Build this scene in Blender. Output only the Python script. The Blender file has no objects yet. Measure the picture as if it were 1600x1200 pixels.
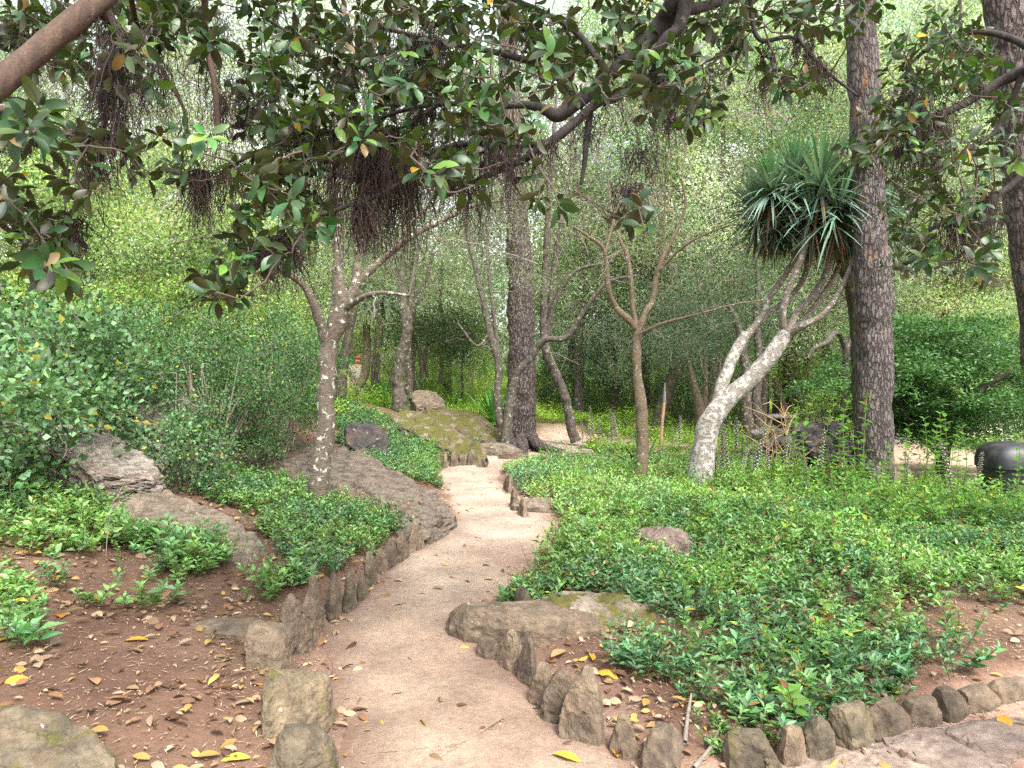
import bpy, bmesh, math, random
import numpy as np
from mathutils import Vector
R=math.radians
scene=bpy.context.scene
# ---------------------------------------------------------------- camera
CAMZ=1.6; PITCH=R(1.0); FPX=1155.0
cam_d=bpy.data.cameras.new("camera"); cam=bpy.data.objects.new("camera",cam_d)
scene.collection.objects.link(cam); scene.camera=cam
cam_d.sensor_width=36; cam_d.lens=FPX/1600*36; cam_d.clip_start=0.05; cam_d.clip_end=600
cam.location=(0,0,CAMZ); cam.rotation_euler=(R(90)-PITCH,0,0)
# ---------------------------------------------------------------- sky, sun, exposure
SUN_EL,SUN_AZ=R(52),R(155)           # soft light through thin cloud, from behind and to the right
w=bpy.data.worlds.new("World"); scene.world=w; w.use_nodes=True
nt=w.node_tree; bg=nt.nodes['Background']
sky=nt.nodes.new('ShaderNodeTexSky'); sky.sky_type='NISHITA'; sky.sun_disc=False
sky.sun_elevation=SUN_EL; sky.sun_rotation=SUN_AZ; sky.air_density=1.0; sky.dust_density=4.0; sky.ozone_density=0.6
hs=nt.nodes.new('ShaderNodeHueSaturation'); hs.inputs['Saturation'].default_value=0.22
nt.links.new(sky.outputs[0],hs.inputs['Color']); nt.links.new(hs.outputs[0],bg.inputs['Color'])
bg.inputs['Strength'].default_value=0.15
sd=bpy.data.lights.new("sun","SUN"); sd.energy=1.5; sd.angle=R(12); sd.color=(1,0.95,0.86)
so=bpy.data.objects.new("sun",sd); scene.collection.objects.link(so)
dv=Vector((math.sin(SUN_AZ)*math.cos(SUN_EL),math.cos(SUN_AZ)*math.cos(SUN_EL),math.sin(SUN_EL)))
so.rotation_euler=dv.to_track_quat('Z','Y').to_euler()
scene.view_settings.view_transform='Standard'; scene.view_settings.look='None'
scene.view_settings.gamma=1; scene.view_settings.exposure=1.98
scene.render.engine='CYCLES'
cy=scene.cycles; cy.max_bounces=8; cy.diffuse_bounces=5; cy.glossy_bounces=2; cy.transmission_bounces=6; cy.volume_bounces=0
cy.transparent_max_bounces=4; cy.caustics_reflective=False; cy.caustics_refractive=False; cy.use_denoising=False; cy.denoiser='OPENIMAGEDENOISE'; cy.denoising_input_passes='RGB_ALBEDO_NORMAL'; cy.denoising_prefilter='ACCURATE'
cy.sample_clamp_indirect=8
# ---------------------------------------------------------------- numeric helpers
rng=np.random.default_rng(7); random.seed(7)
def vrand(*s): return rng.random(s)
def unit(a): return a/np.maximum(np.linalg.norm(a,axis=-1,keepdims=True),1e-9)
def _h(i,j,k,s):
    n=(i*374761393+j*668265263+k*2147483647+s*974634777)&0xffffffff
    n=((n^(n>>13))*1274126177)&0xffffffff
    return ((n^(n>>16))&0xffff)/65535.0
def noise(p,scale=1.0,seed=0):
    p=np.asarray(p,float)*scale; i=np.floor(p).astype(np.int64); f=p-i; f=f*f*(3-2*f)
    x,y,z=i[...,0],i[...,1],i[...,2]; fx,fy,fz=f[...,0],f[...,1],f[...,2]
    def c(a,b,d): return _h(x+a,y+b,z+d,seed)
    l=lambda a,b,t:a+(b-a)*t
    return l(l(l(c(0,0,0),c(1,0,0),fx),l(c(0,1,0),c(1,1,0),fx),fy),l(l(c(0,0,1),c(1,0,1),fx),l(c(0,1,1),c(1,1,1),fx),fy),fz)*2-1
def fbm(p,scale=1.0,seed=0,oct=4):
    a=0;amp=1
    for o in range(oct): a=a+amp*noise(p,scale*2**o,seed+o); amp*=.5
    return a
def smooth(a,b,x): t=np.clip((x-a)/(b-a),0,1); return t*t*(3-2*t)
cp,sp=math.cos(PITCH),math.sin(PITCH)
def W(px,py,d):
    """world point seen at photo pixel px,py at distance d ahead"""
    a=(px-800)/FPX; b=(600-py)/FPX
    dx,dy,dz=a, cp+b*sp, -sp+b*cp
    t=d/dy
    return np.array([dx*t,d,CAMZ+dz*t])
def proj(p):
    p=np.asarray(p,float); y=p[...,1]*cp-(p[...,2]-CAMZ)*sp; z=p[...,1]*sp+(p[...,2]-CAMZ)*cp
    y=np.where(np.abs(y)<1e-6,1e-6,y)
    px=800+FPX*p[...,0]/y; py=600-FPX*z/y
    return np.where(y>0.05,px,-9e4),np.where(y>0.05,py,9e4)
def inpoly(px,py,poly):
    r=np.zeros(px.shape,bool); n=len(poly)
    for i in range(n):
        x1,y1=poly[i]; x2,y2=poly[(i+1)%n]
        if y1==y2: continue
        c=((y1>py)!=(y2>py))&(px<(x2-x1)*(py-y1)/(y2-y1)+x1); r^=c
    return r
# ---------------------------------------------------------------- path layout and terrain
def z0(px,py): return W(px,py,1.0)*0+ (lambda d:np.array([W(px,py,d)[0],d,0]))(CAMZ/( (CAMZ-W(px,py,1.0)[2]) ))
rows=[(1200,520,985),(1150,535,930),(1100,530,875),(1060,512,825),(1020,508,765),(980,512,742),(950,545,752),(920,575,792),(890,602,828),
 (860,650,866),(840,682,880),(820,706,876),(800,712,856),(780,700,818),(760,690,792),(742,686,780)]
nodes=[(-.1,-6,.9),(-.1,0,.75),(-.1,1.5,.65)]
for py,a,b in rows:
    p=z0((a+b)/2,py); q=z0(a,py); nodes.append((p[0],p[1],abs(p[0]-q[0])))
for px,py,hw in [(752,727,.5),(790,715,.55),(838,703,.9),(880,696,1.25),(935,700,.8),(1000,708,.5),(1080,715,.5),(1200,722,.5)]:
    p=z0(px,py); nodes.append((p[0],p[1],hw))
nodes=np.array(nodes); NODES0=nodes
def _cm(P,n):
    Q=np.concatenate([[2*P[0]-P[1]],P,[2*P[-1]-P[-2]]]); t=np.linspace(0,len(P)-1-1e-6,n); i=t.astype(int); f=(t-i)[:,None]
    a,b,c,d=Q[i],Q[i+1],Q[i+2],Q[i+3]
    return .5*(2*b+(c-a)*f+(2*a-5*b+4*c-d)*f*f+(3*b-a-3*c+d)*f**3)
nodes=_cm(nodes,110)
def pathd(x,y):
    """signed distance outside the path edge, and side (-1 left, +1 right)"""
    x=np.asarray(x,float); y=np.asarray(y,float)
    best=np.full(x.shape,1e9); side=np.ones(x.shape)
    for i in range(len(nodes)-1):
        ax,ay,aw=nodes[i]; bx,by,bw=nodes[i+1]; dx,dy=bx-ax,by-ay
        t=np.clip(((x-ax)*dx+(y-ay)*dy)/(dx*dx+dy*dy),0,1)
        d=np.hypot(x-ax-t*dx,y-ay-t*dy)-(aw+(bw-aw)*t)
        s=np.sign(dx*(y-ay)-dy*(x-ax))
        m=d<best; best=np.where(m,d,best); side=np.where(m,-s,side)
    return best,side
def path2d(x,y):
    # second path crossing at lower right: its far edge line
    p,q=z0(1010,1215),z0(1600,1092)
    nx,ny=-(q[1]-p[1]),(q[0]-p[0]); l=math.hypot(nx,ny)
    return ((x-p[0])*nx+(y-p[1])*ny)/l     # >0 inside the bed
def H(x,y):
    x=np.asarray(x,float); y=np.asarray(y,float)
    d,s=pathd(x,y); d0=np.maximum(d,0)
    p3=np.stack([x,y,x*0],-1)
    n=fbm(p3,.45,3,3)*.07*smooth(.3,2.5,d)+fbm(p3,2.2,9,3)*.018*smooth(0,.4,d)+noise(p3,1.1,21)*.008
    left=.09*smooth(.0,.3,d0)+.15*np.minimum(d0,7)+.0*d0
    left=left+.45*np.exp(-(((x+3.2)/2.2)**2+((y-15.2)/2.8)**2))-.25*smooth(17,20,y)*smooth(1,3,d0)
    right=.07*smooth(.0,.3,d0)
    right=right*smooth(-.05,.25,path2d(x,y))
    right=right-.55*smooth(3.2,7.5,x)*smooth(6,10,y)+.12*np.exp(-(((x-2.2)/1.3)**2+((y-6.5)/1.8)**2))
    lw=smooth(2.6,.6,x-.0*y)
    left=left*lw+right*(1-lw)
    h=np.where(s<0,left,right)
    # blend sides beyond the bend so there is no cliff across the far axis
    far=smooth(17.5,19,y); g=.3-.75*smooth(1,7,x)+1.5*smooth(26,48,y)*(1-smooth(2,8,x))+.0*x
    g=g+.05*np.clip(-x-4,0,20)
    h=h*(1-far)+g*far
    return h+n
def G(px,py):
    t=np.concatenate([np.linspace(1.2,20,2500),np.linspace(20,80,1500)])
    P=np.stack([W(px,py,a) for a in (1.0,)]*1); a=W(px,py,1.0)-np.array([0,0,CAMZ])
    X=a[None,:]*t[:,None]+np.array([0,0,CAMZ])
    hit=X[:,2]<H(X[:,0],X[:,1])
    k=int(np.argmax(hit)) if hit.any() else len(t)-1
    return np.array([X[k,0],X[k,1],float(H(X[k,0],X[k,1]))])
def onground(x,y,dz=0): return np.array([x,y,float(H(x,y))+dz])
def atd(px,d,dz=0):
    x=(px-800)/FPX*d; return onground(x,d,dz)
# ---------------------------------------------------------------- mesh builder
class MB:
    def __init__(s): s.V=[];s.Q=[];s.T=[];s.C=[];s.n=0;s.QM=[];s.TM=[]
    def add(s,V,Q=None,T=None,C=(1,1,1),m=0):
        V=np.asarray(V,float).reshape(-1,3)
        C=np.asarray(C,float)
        if C.ndim==1: C=np.broadcast_to(C,(len(V),3))
        s.V.append(V); s.C.append(C)
        if Q is not None and len(Q): Q=np.asarray(Q,np.int64).reshape(-1,4); s.Q.append(Q+s.n); s.QM.append(np.full(len(Q),m))
        if T is not None and len(T): T=np.asarray(T,np.int64).reshape(-1,3); s.T.append(T+s.n); s.TM.append(np.full(len(T),m))
        s.n+=len(V)
    def mesh(s,name,mats,smoothed=True):
        me=bpy.data.meshes.new(name)
        V=np.concatenate(s.V); C=np.concatenate(s.C)
        Q=np.concatenate(s.Q) if s.Q else np.zeros((0,4),int); T=np.concatenate(s.T) if s.T else np.zeros((0,3),int)
        me.vertices.add(len(V)); me.vertices.foreach_set('co',V.astype(np.float32).ravel())
        lv=np.concatenate([Q.ravel(),T.ravel()]).astype(np.int32)
        me.loops.add(len(lv)); me.loops.foreach_set('vertex_index',lv)
        me.polygons.add(len(Q)+len(T))
        ls=np.concatenate([np.arange(len(Q))*4,len(Q)*4+np.arange(len(T))*3]).astype(np.int32)
        me.polygons.foreach_set('loop_start',ls)
        mi=np.concatenate([np.concatenate(s.QM) if s.QM else np.zeros(0),np.concatenate(s.TM) if s.TM else np.zeros(0)]).astype(np.int32)
        for m in (mats if isinstance(mats,(list,tuple)) else [mats]): me.materials.append(m)
        me.polygons.foreach_set('material_index',mi)
        me.update(calc_edges=True)
        me.polygons.foreach_set('use_smooth',np.full(len(mi),smoothed))
        at=me.attributes.new('Col','FLOAT_COLOR','POINT')
        at.data.foreach_set('color',np.concatenate([C,np.ones((len(C),1))],1).astype(np.float32).ravel())
        me.validate()
        return me
    def build(s,name,mats,parent=None,loc=None,smoothed=True):
        """link as one object; vertices are in world space, moved into the parent's frame"""
        off=np.zeros(3)
        if parent is not None: off=np.array(parent.location)
        elif loc is not None: off=np.asarray(loc,float)
        if abs(off).max()>0: s.V=[v-off for v in s.V]
        o=bpy.data.objects.new(name,s.mesh(name,mats,smoothed)); scene.collection.objects.link(o)
        if parent is not None: o.parent=parent
        elif loc is not None: o.location=off
        return o
def thing(name,label,cat,loc=(0,0,0),group=None):
    o=bpy.data.objects.new(name,None); scene.collection.objects.link(o); o.location=tuple(float(v) for v in loc)
    o.empty_display_size=.2
    o['label']=label; o['category']=cat
    if group: o['group']=group
    return o
def tag(o,label=None,cat=None,group=None,kind=None):
    if label: o['label']=label
    if cat: o['category']=cat
    if group: o['group']=group
    if kind: o['kind']=kind
    return o
def dup(root,loc,rz,sc,label,group=None):
    r=root.copy(); scene.collection.objects.link(r); r.location=tuple(float(v) for v in loc); r.rotation_euler=(0,0,rz); r.scale=(sc,)*3 if not isinstance(sc,tuple) else sc
    r['label']=label
    if group: r['group']=group
    for ch in list(root.children):
        c=ch.copy(); scene.collection.objects.link(c); c.parent=r
        for g in list(ch.children):
            q=g.copy(); scene.collection.objects.link(q); q.parent=c
    return r
def catmull(P,n):
    P=np.asarray(P,float); 
    if len(P)<3:
        t=np.linspace(0,len(P)-1,n); return np.stack([np.interp(t,range(len(P)),P[:,k]) for k in range(P.shape[1])],1)
    Q=np.concatenate([[2*P[0]-P[1]],P,[2*P[-1]-P[-2]]]); t=np.linspace(0,len(P)-1-1e-6,n); i=t.astype(int); f=(t-i)[:,None]
    a,b,c,d=Q[i],Q[i+1],Q[i+2],Q[i+3]
    return .5*(2*b+(c-a)*f+(2*a-5*b+4*c-d)*f*f+(3*b-a-3*c+d)*f**3)
def tubes(mb,P,Rd,sides=3,col=(1,1,1),ref=(.23,.95,.2),cap=False,m=0,rough=0,seed=0,rs=9):
    """P (n,s,3) paths, Rd (n,s) radii"""
    P=np.asarray(P,float); 
    if P.ndim==2: P=P[None]
    Rd=np.asarray(Rd,float)
    if Rd.ndim==1: Rd=np.broadcast_to(Rd,P.shape[:2])
    n,s,_=P.shape
    T=unit(np.gradient(P,axis=1)); ref=unit(np.array(ref,float))
    U=unit(np.cross(T,np.broadcast_to(ref,T.shape))); V=np.cross(T,U)
    a=np.arange(sides)*2*math.pi/sides
    rad=Rd[:,:,None]*np.ones(sides)
    ring=U[:,:,None,:]*np.cos(a)[None,None,:,None]+V[:,:,None,:]*np.sin(a)[None,None,:,None]
    X=P[:,:,None,:]+ring*rad[...,None]
    if rough:
        X=X+ring*(fbm(X,rs,seed,3)[...,None]*rough*rad[...,None])
    idx=np.arange(n*s*sides).reshape(n,s,sides)
    q=np.stack([idx[:,:-1,:],np.roll(idx,-1,2)[:,:-1,:],np.roll(idx,-1,2)[:,1:,:],idx[:,1:,:]],-1).reshape(-1,4)
    c=np.asarray(col,float)
    if c.ndim==2: c=np.repeat(c,s*sides,0)
    mb.add(X.reshape(-1,3),Q=q,C=c,m=m)
    if cap:
        for e in (0,s-1):
            ii=idx[0,e]; cc=P[0,e]; base=mb.n
            pts=np.concatenate([X[0,e],[cc]]); k=sides
            mb.add(pts,T=[(j,(j+1)%k,k) for j in range(k)],C=c if c.ndim==1 else c[0],m=m)
def trunk(mb,pts,n=None,sides=16,rough=.12,seed=1,rs=9,col=(1,1,1)):
    """pts [(px,py,d,rpx)] -> tube"""
    A=[]
    for px,py,d,r in pts:
        p=W(px,py,d); A.append((*p,r*d/FPX))
    A=np.array(A); L=np.linalg.norm(np.diff(A[:,:3],axis=0),axis=1).sum()
    n=n or max(8,int(L/ (np.mean(A[:,3])*.45)))
    n=min(n,420)
    C=catmull(A,n); tubes(mb,C[:,:3],np.maximum(C[:,3],.002),sides,rough=rough,seed=seed,rs=rs,col=col)
    return C
TM={
 'rh':(np.array([(0,0,0),(.5,.5,.0),(1,0,0),(.5,-.5,0)]),[(0,1,2,3)]),
 'fold':(np.array([(0,0,0),(.42,.5,.10),(1,0,-.10),(.42,-.5,.10),(.5,0,-.02)]),[(0,1,2,4),(0,4,2,3)]),
}
_t=[0,.18,.42,.68,.88,1.0]; _w=[.03,.3,.5,.46,.26,.02]; _z=[0,.03,.05,.03,-.03,-.10]
_v=[];
for t,ww,z in zip(_t,_w,_z): _v+=[(t,-ww,z+.05*ww),(t,0,z-.05*ww),(t,ww,z+.05*ww)]
_f=[]
for i in range(5):
    b=i*3; _f+=[(b,b+1,b+4,b+3),(b+1,b+2,b+5,b+4)]
TM['ovate']=(np.array(_v),_f)
def leaves(mb,P,D,N,L,Wd,col,tm='fold',m=0):
    P=np.asarray(P,float); n=len(P); D=unit(D); S=unit(np.cross(D,N)); U=np.cross(S,D)
    v,f=TM[tm]; k=len(v)
    L=np.broadcast_to(np.asarray(L,float),(n,)); Wd=np.broadcast_to(np.asarray(Wd,float),(n,))
    X=P[:,None,:]+D[:,None,:]*(v[:,0][None,:,None]*L[:,None,None])+S[:,None,:]*(v[:,1][None,:,None]*Wd[:,None,None])+U[:,None,:]*(v[:,2][None,:,None]*L[:,None,None])
    F=(np.arange(n)*k)[:,None,None]+np.array(f)[None]
    col=np.broadcast_to(np.asarray(col,float),(n,3)); C=np.repeat(col,k,0)
    mb.add(X.reshape(-1,3),Q=F.reshape(-1,4),C=C,m=m)
def rdir(n,zlo=-1,zhi=1):
    z=zlo+(zhi-zlo)*vrand(n); a=vrand(n)*2*math.pi; r=np.sqrt(np.maximum(0,1-z*z)); return np.stack([r*np.cos(a),r*np.sin(a),z],1)
def cvar(base,n,v=.18,hue=.08):
    b=np.array(base,float)[None]*(1+v*rng.normal(size=(n,1))); b=b*(1+hue*rng.normal(size=(n,3)))
    return np.clip(b,.004,.95)
def blades(mb,P,D,L,Wd,droop,col,seg=5,fold=.25):
    """long arching sword leaves"""
    D=unit(D); n=len(D); P=np.broadcast_to(np.asarray(P,float),(n,3)); t=np.linspace(0,1,seg+1)
    L=np.broadcast_to(L,(n,)); Wd=np.broadcast_to(Wd,(n,)); droop=np.broadcast_to(droop,(n,))
    X=P[:,None]+D[:,None]*(L[:,None]*t)[...,None]; X[:,:,2]-=(droop*L)[:,None]*t**2
    S=unit(np.cross(D,np.array([0,0,1.])+.15*rng.normal(size=(n,3))))
    wv=Wd[:,None]*np.array([.7,1,.95,.75,.45,.04])[None] if seg==5 else Wd[:,None]*(1-t**2)[None]
    up=np.cross(S,D)
    A=X-S[:,None]*wv[...,None]/2+up[:,None]*(wv*fold)[...,None]; B=X+S[:,None]*wv[...,None]/2+up[:,None]*(wv*fold)[...,None]
    V=np.stack([A,X,B],2).reshape(-1,3); idx=np.arange(n*(seg+1)*3).reshape(n,seg+1,3)
    q=np.concatenate([np.stack([idx[:,:-1,j],idx[:,:-1,j+1],idx[:,1:,j+1],idx[:,1:,j]],-1).reshape(-1,4) for j in (0,1)])
    C=np.repeat(np.broadcast_to(col,(n,3)),(seg+1)*3,0); mb.add(V,Q=q,C=C)
# ---------------------------------------------------------------- materials
def newmat(name):
    m=bpy.data.materials.new(name); m.use_nodes=True; n=m.node_tree; b=n.nodes['Principled BSDF']; return m,n,b
def nd(n,t,**k):
    x=n.nodes.new('ShaderNode'+t)
    for a,b in k.items(): setattr(x,a,b)
    return x
def attr(n,name='Col'):
    a=nd(n,'Attribute'); a.attribute_name=name; return a.outputs['Color']
def mix(n,a,b,f,mode='MIX'):
    x=nd(n,'Mix'); x.data_type='RGBA'; x.blend_type=mode
    for s,v in ((x.inputs['Factor'],f),(x.inputs['A'],a),(x.inputs['B'],b)):
        if hasattr(v,'links'): n.links.new(v,s)
        elif isinstance(v,(int,float)): s.default_value=v
        else: s.default_value=(*v,1)
    return x.outputs['Result']
def ramp(n,v,stops):
    r=nd(n,'ValToRGB'); e=r.color_ramp.elements
    while len(e)<len(stops): e.new(.5)
    for i,(p,c) in enumerate(stops): e[i].position=p; e[i].color=(*c,1) if isinstance(c,tuple) else (c,c,c,1)
    n.links.new(v,r.inputs[0]); return r.outputs['Color']
def coord(n,scale=(1,1,1),kind='Object'):
    t=nd(n,'TexCoord'); mp=nd(n,'Mapping'); mp.inputs['Scale'].default_value=scale; n.links.new(t.outputs[kind],mp.inputs[0]); return mp.outputs[0]
def ntex(n,vec,scale,detail=4,rough=.6):
    x=nd(n,'TexNoise'); x.inputs['Scale'].default_value=scale; x.inputs['Detail'].default_value=detail; x.inputs['Roughness'].default_value=rough
    n.links.new(vec,x.inputs['Vector']); return x.outputs['Fac']
def bump(n,b,h,strength=.5,dist=.02):
    x=nd(n,'Bump'); x.inputs['Strength'].default_value=strength; x.inputs['Distance'].default_value=dist
    n.links.new(h,x.inputs['Height']); n.links.new(x.outputs[0],b.inputs['Normal'])
def leafmat(name,rough=.45,trans=.3,spec=.5,back=None,tint=(1.25,1.35,.6)):
    m,n,b=newmat(name); c=attr(n)
    oi=nd(n,'ObjectInfo'); rr=ramp(n,oi.outputs['Random'],[(0,(.85,.9,.85)),(1,(1.15,1.12,1.1))])
    c=mix(n,c,rr,1.0,'MULTIPLY')
    cc=c
    if back:
        g=nd(n,'NewGeometry'); cc=mix(n,c,back,g.outputs['Backfacing'])
    n.links.new(cc,b.inputs['Base Color']); b.inputs['Roughness'].default_value=rough; b.inputs['Specular IOR Level'].default_value=spec
    t=nd(n,'BsdfTranslucent'); tc=mix(n,c,tint,1.0,'MULTIPLY'); n.links.new(tc,t.inputs['Color'])
    ms=nd(n,'MixShader'); ms.inputs[0].default_value=trans
    out=n.nodes['Material Output']; n.links.new(b.outputs[0],ms.inputs[1]); n.links.new(t.outputs[0],ms.inputs[2]); n.links.new(ms.outputs[0],out.inputs['Surface'])
    return m
M={}
M['leaf']=leafmat('leaf_matt',.75,.5,.12,tint=(1.25,1.35,.8))
M['leafg']=leafmat('leaf_glossy',.45,.3,.35)
M['cover']=leafmat('cover_leaf',.42,.3,.5)
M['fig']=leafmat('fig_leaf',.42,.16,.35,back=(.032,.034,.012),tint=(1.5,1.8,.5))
M['sword']=leafmat('sword_leaf',.45,.2,.4)
M['dry']=leafmat('dry_leaf',.7,.15,.2,tint=(1,1,1))
M['flower']=leafmat('petal',.6,.3,.2,tint=(1,1,1))
def plain(name,rough=.9,bscale=60,bst=.4,bd=.004,var=.35):
    m,n,b=newmat(name); v=coord(n); f=ntex(n,v,bscale,5); c=attr(n)
    c=mix(n,c,ramp(n,ntex(n,v,bscale*.3,4),[(.25,1-var),(.75,1+var)]),1.0,'MULTIPLY')
    n.links.new(c,b.inputs['Base Color']); b.inputs['Roughness'].default_value=rough; bump(n,b,f,bst,bd); return m
M['twig']=plain('twig_bark',.9,80)
M['root']=plain('aerial_root',.85,150)
M['litter']=M['dry']
def bark_plates(name,plate,crack,lich=None,sc=(26,26,7),accent=None):
    m,n,b=newmat(name); v=coord(n,sc); ob=coord(n)
    dis=nd(n,'TexNoise'); dis.inputs['Scale'].default_value=2.0; n.links.new(v,dis.inputs['Vector'])
    vv=nd(n,'VectorMath',operation='ADD'); sc2=nd(n,'VectorMath',operation='SCALE'); sc2.inputs['Scale'].default_value=.9
    n.links.new(dis.outputs['Color'],sc2.inputs[0]); n.links.new(v,vv.inputs[0]); n.links.new(sc2.outputs[0],vv.inputs[1])
    vo=nd(n,'TexVoronoi',feature='DISTANCE_TO_EDGE'); vo.inputs['Scale'].default_value=1.0; n.links.new(vv.outputs[0],vo.inputs['Vector'])
    d=vo.outputs['Distance']; f=ramp(n,d,[(.02,0),(.22,1)])
    fine=ntex(n,ob,90,5)
    pc=mix(n,plate,tuple(x*1.6 for x in plate),ramp(n,ntex(n,v,.8,3),[(.35,0),(.7,1)]))
    pc=mix(n,pc,ramp(n,fine,[(.3,.55),(.7,1.3)]),1.0,'MULTIPLY')
    c=mix(n,crack,pc,f)
    if accent: c=mix(n,c,accent,ramp(n,ntex(n,coord(n,(2.5,2.5,1)),1.6,3),[(.62,0),(.7,.8)]))
    if lich: c=mix(n,c,lich,ramp(n,ntex(n,ob,9,5),[(.6,0),(.68,.8)]))
    n.links.new(c,b.inputs['Base Color']); b.inputs['Roughness'].default_value=.9
    mx=mix(n,f,ramp(n,fine,[(.2,.4),(.8,1.0)]),1.0,'MULTIPLY'); bump(n,b,mx,1.0,.03)
    return m
M['pine']=bark_plates('pine_bark',(.15,.118,.105),(.025,.016,.014))
M['pineO']=bark_plates('pine_bark_orange',(.135,.112,.104),(.024,.016,.014),accent=(.26,.13,.045))
def bark_lichen(name,base,dark,lich,lsc=13,amt=.6,ring=0,l2=None):
    m,n,b=newmat(name); ob=coord(n); st=coord(n,(1,1,.35)); fl=coord(n,(1,1,3.0))
    f=ntex(n,fl if ring else st,28,6); c=mix(n,dark,base,ramp(n,f,[(.35,0),(.6,1)]))
    c=mix(n,c,ramp(n,ntex(n,ob,120,4),[(.3,.65),(.7,1.25)]),1.0,'MULTIPLY')
    vo=ntex(n,ob,lsc,6,.62); lf=ramp(n,vo,[(amt-.015,0),(amt+.02,1)])
    if l2:
        c=mix(n,c,l2,ramp(n,ntex(n,ob,5,6),[(.5,0),(.56,.7)]))
    c=mix(n,c,lich,lf)
    n.links.new(c,b.inputs['Base Color']); b.inputs['Roughness'].default_value=.92
    bump(n,b,mix(n,f,lf,.35),.8,.018); return m
M['lich']=bark_lichen('lichened_bark',(.14,.11,.08),(.06,.046,.034),(.38,.40,.34),17,.59,1)
M['lichd']=bark_lichen('dark_lichened_bark',(.11,.09,.07),(.035,.03,.022),(.25,.27,.2),16,.6)
M['moss_bark']=bark_lichen('mossy_dark_bark',(.07,.06,.04),(.025,.02,.014),(.10,.11,.03),8,.56)
M['drago']=bark_lichen('pale_dragon_bark',(.27,.24,.205),(.10,.085,.07),(.35,.335,.30),16,.50,1)
M['drago_hi']=bark_lichen('ringed_dragon_bark',(.22,.185,.15),(.09,.07,.055),(.38,.365,.33),16,.57,1)
M['tan']=bark_lichen('tan_bark',(.17,.125,.08),(.075,.055,.035),(.33,.33,.27),16,.63,1)
M['figbark']=bark_lichen('fig_bark_dark',(.034,.028,.024),(.012,.010,.009),(.09,.085,.07),20,.66)
M['figbrown']=bark_lichen('fig_bark_brown',(.085,.052,.035),(.045,.028,.02),(.12,.085,.06),10,.66)
def rockmat(name,a,bc,moss=0.,lich=.64,strata=(1,1,1),soil=(.12,.065,.043)):
    m,n,b=newmat(name); ob=coord(n); sv=coord(n,strata)
    f=ntex(n,sv,7,8,.65); c=mix(n,a,bc,ramp(n,f,[(.32,0),(.66,1)]))
    c=mix(n,c,ramp(n,ntex(n,ob,30,5),[(.3,.72),(.7,1.2)]),1.0,'MULTIPLY')
    c=mix(n,c,(.35,.35,.35),ramp(n,ntex(n,ob,11,7,.75),[(.36,.9),(.42,0)]),'MULTIPLY')
    oi=nd(n,'ObjectInfo'); c=mix(n,c,ramp(n,oi.outputs['Random'],[(0,(.72,.7,.7)),(.5,(1,.98,.95)),(1,(1.35,1.28,1.2))]),1.0,'MULTIPLY')
    c=mix(n,c,soil,ramp(n,ntex(n,ob,3.2,4),[(.5,0),(.66,.5)]))
    c=mix(n,c,(.40,.37,.31),ramp(n,ntex(n,ob,13,6),[(lich,0),(lich+.03,.75)]))
    if moss:
        g=nd(n,'NewGeometry'); sx=nd(n,'SeparateXYZ'); n.links.new(g.outputs['Normal'],sx.inputs[0])
        mm=nd(n,'Math',operation='MULTIPLY'); n.links.new(ramp(n,sx.outputs['Z'],[(.1,0),(.6,1)]),mm.inputs[0]); n.links.new(ramp(n,ntex(n,ob,4.5,6),[(.62-moss,0),(.68-moss,1)]),mm.inputs[1])
        mc=mix(n,(.035,.038,.006),(.11,.095,.014),ntex(n,ob,60,4))
        c=mix(n,c,mc,mm.outputs[0])
    n.links.new(c,b.inputs['Base Color']); b.inputs['Roughness'].default_value=.93
    bump(n,b,mix(n,f,ntex(n,ob,26,6,.65),.5),.9,.03); return m
M['stone']=rockmat('edging_stone',(.062,.046,.032),(.19,.145,.10),0,.69)
M['stoneM']=rockmat('edging_stone_mossy',(.052,.043,.028),(.165,.133,.088),.10,.69)
M['rock']=rockmat('grey_slab_rock',(.062,.049,.036),(.205,.168,.128),0,.66,(1,1,6))
M['rockl']=rockmat('pale_ledge_rock',(.07,.062,.054),(.24,.215,.19),0,.64,(1,1,7))
M['rockd']=rockmat('dark_rock',(.02,.018,.017),(.075,.068,.062),0,.64)
M['rockm']=rockmat('mossy_rock',(.08,.066,.052),(.19,.16,.13),.2,.67)
M['rockp']=rockmat('pinkish_rock',(.15,.11,.09),(.30,.235,.195),0,.66)
def groundmat():
    m,n,b=newmat('soil_ground'); ob=coord(n,kind='Object'); c=attr(n)
    c=mix(n,c,ramp(n,ntex(n,ob,2.2,6),[(.3,.72),(.7,1.25)]),1.0,'MULTIPLY')
    c=mix(n,c,ramp(n,ntex(n,ob,30,6,.7),[(.3,.74),(.7,1.2)]),1.0,'MULTIPLY')
    vo=nd(n,'TexVoronoi'); vo.inputs['Scale'].default_value=75; n.links.new(ob,vo.inputs['Vector'])
    sel=ramp(n,vo.outputs['Distance'],[(.16,1),(.24,0)]); rnd=nd(n,'SeparateColor'); n.links.new(vo.outputs['Color'],rnd.inputs[0])
    k=nd(n,'Math',operation='MULTIPLY'); n.links.new(sel,k.inputs[0]); n.links.new(ramp(n,rnd.outputs[0],[(.74,0),(.78,.6)]),k.inputs[1])
    c=mix(n,c,mix(n,(.42,.33,.27),(.12,.08,.06),rnd.outputs[1]),k.outputs[0])
    n.links.new(c,b.inputs['Base Color']); b.inputs['Roughness'].default_value=.97; b.inputs['Specular IOR Level'].default_value=.2
    bump(n,b,mix(n,ntex(n,ob,45,6,.7),sel,.3),.7,.014); return m
M['ground']=groundmat()
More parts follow.
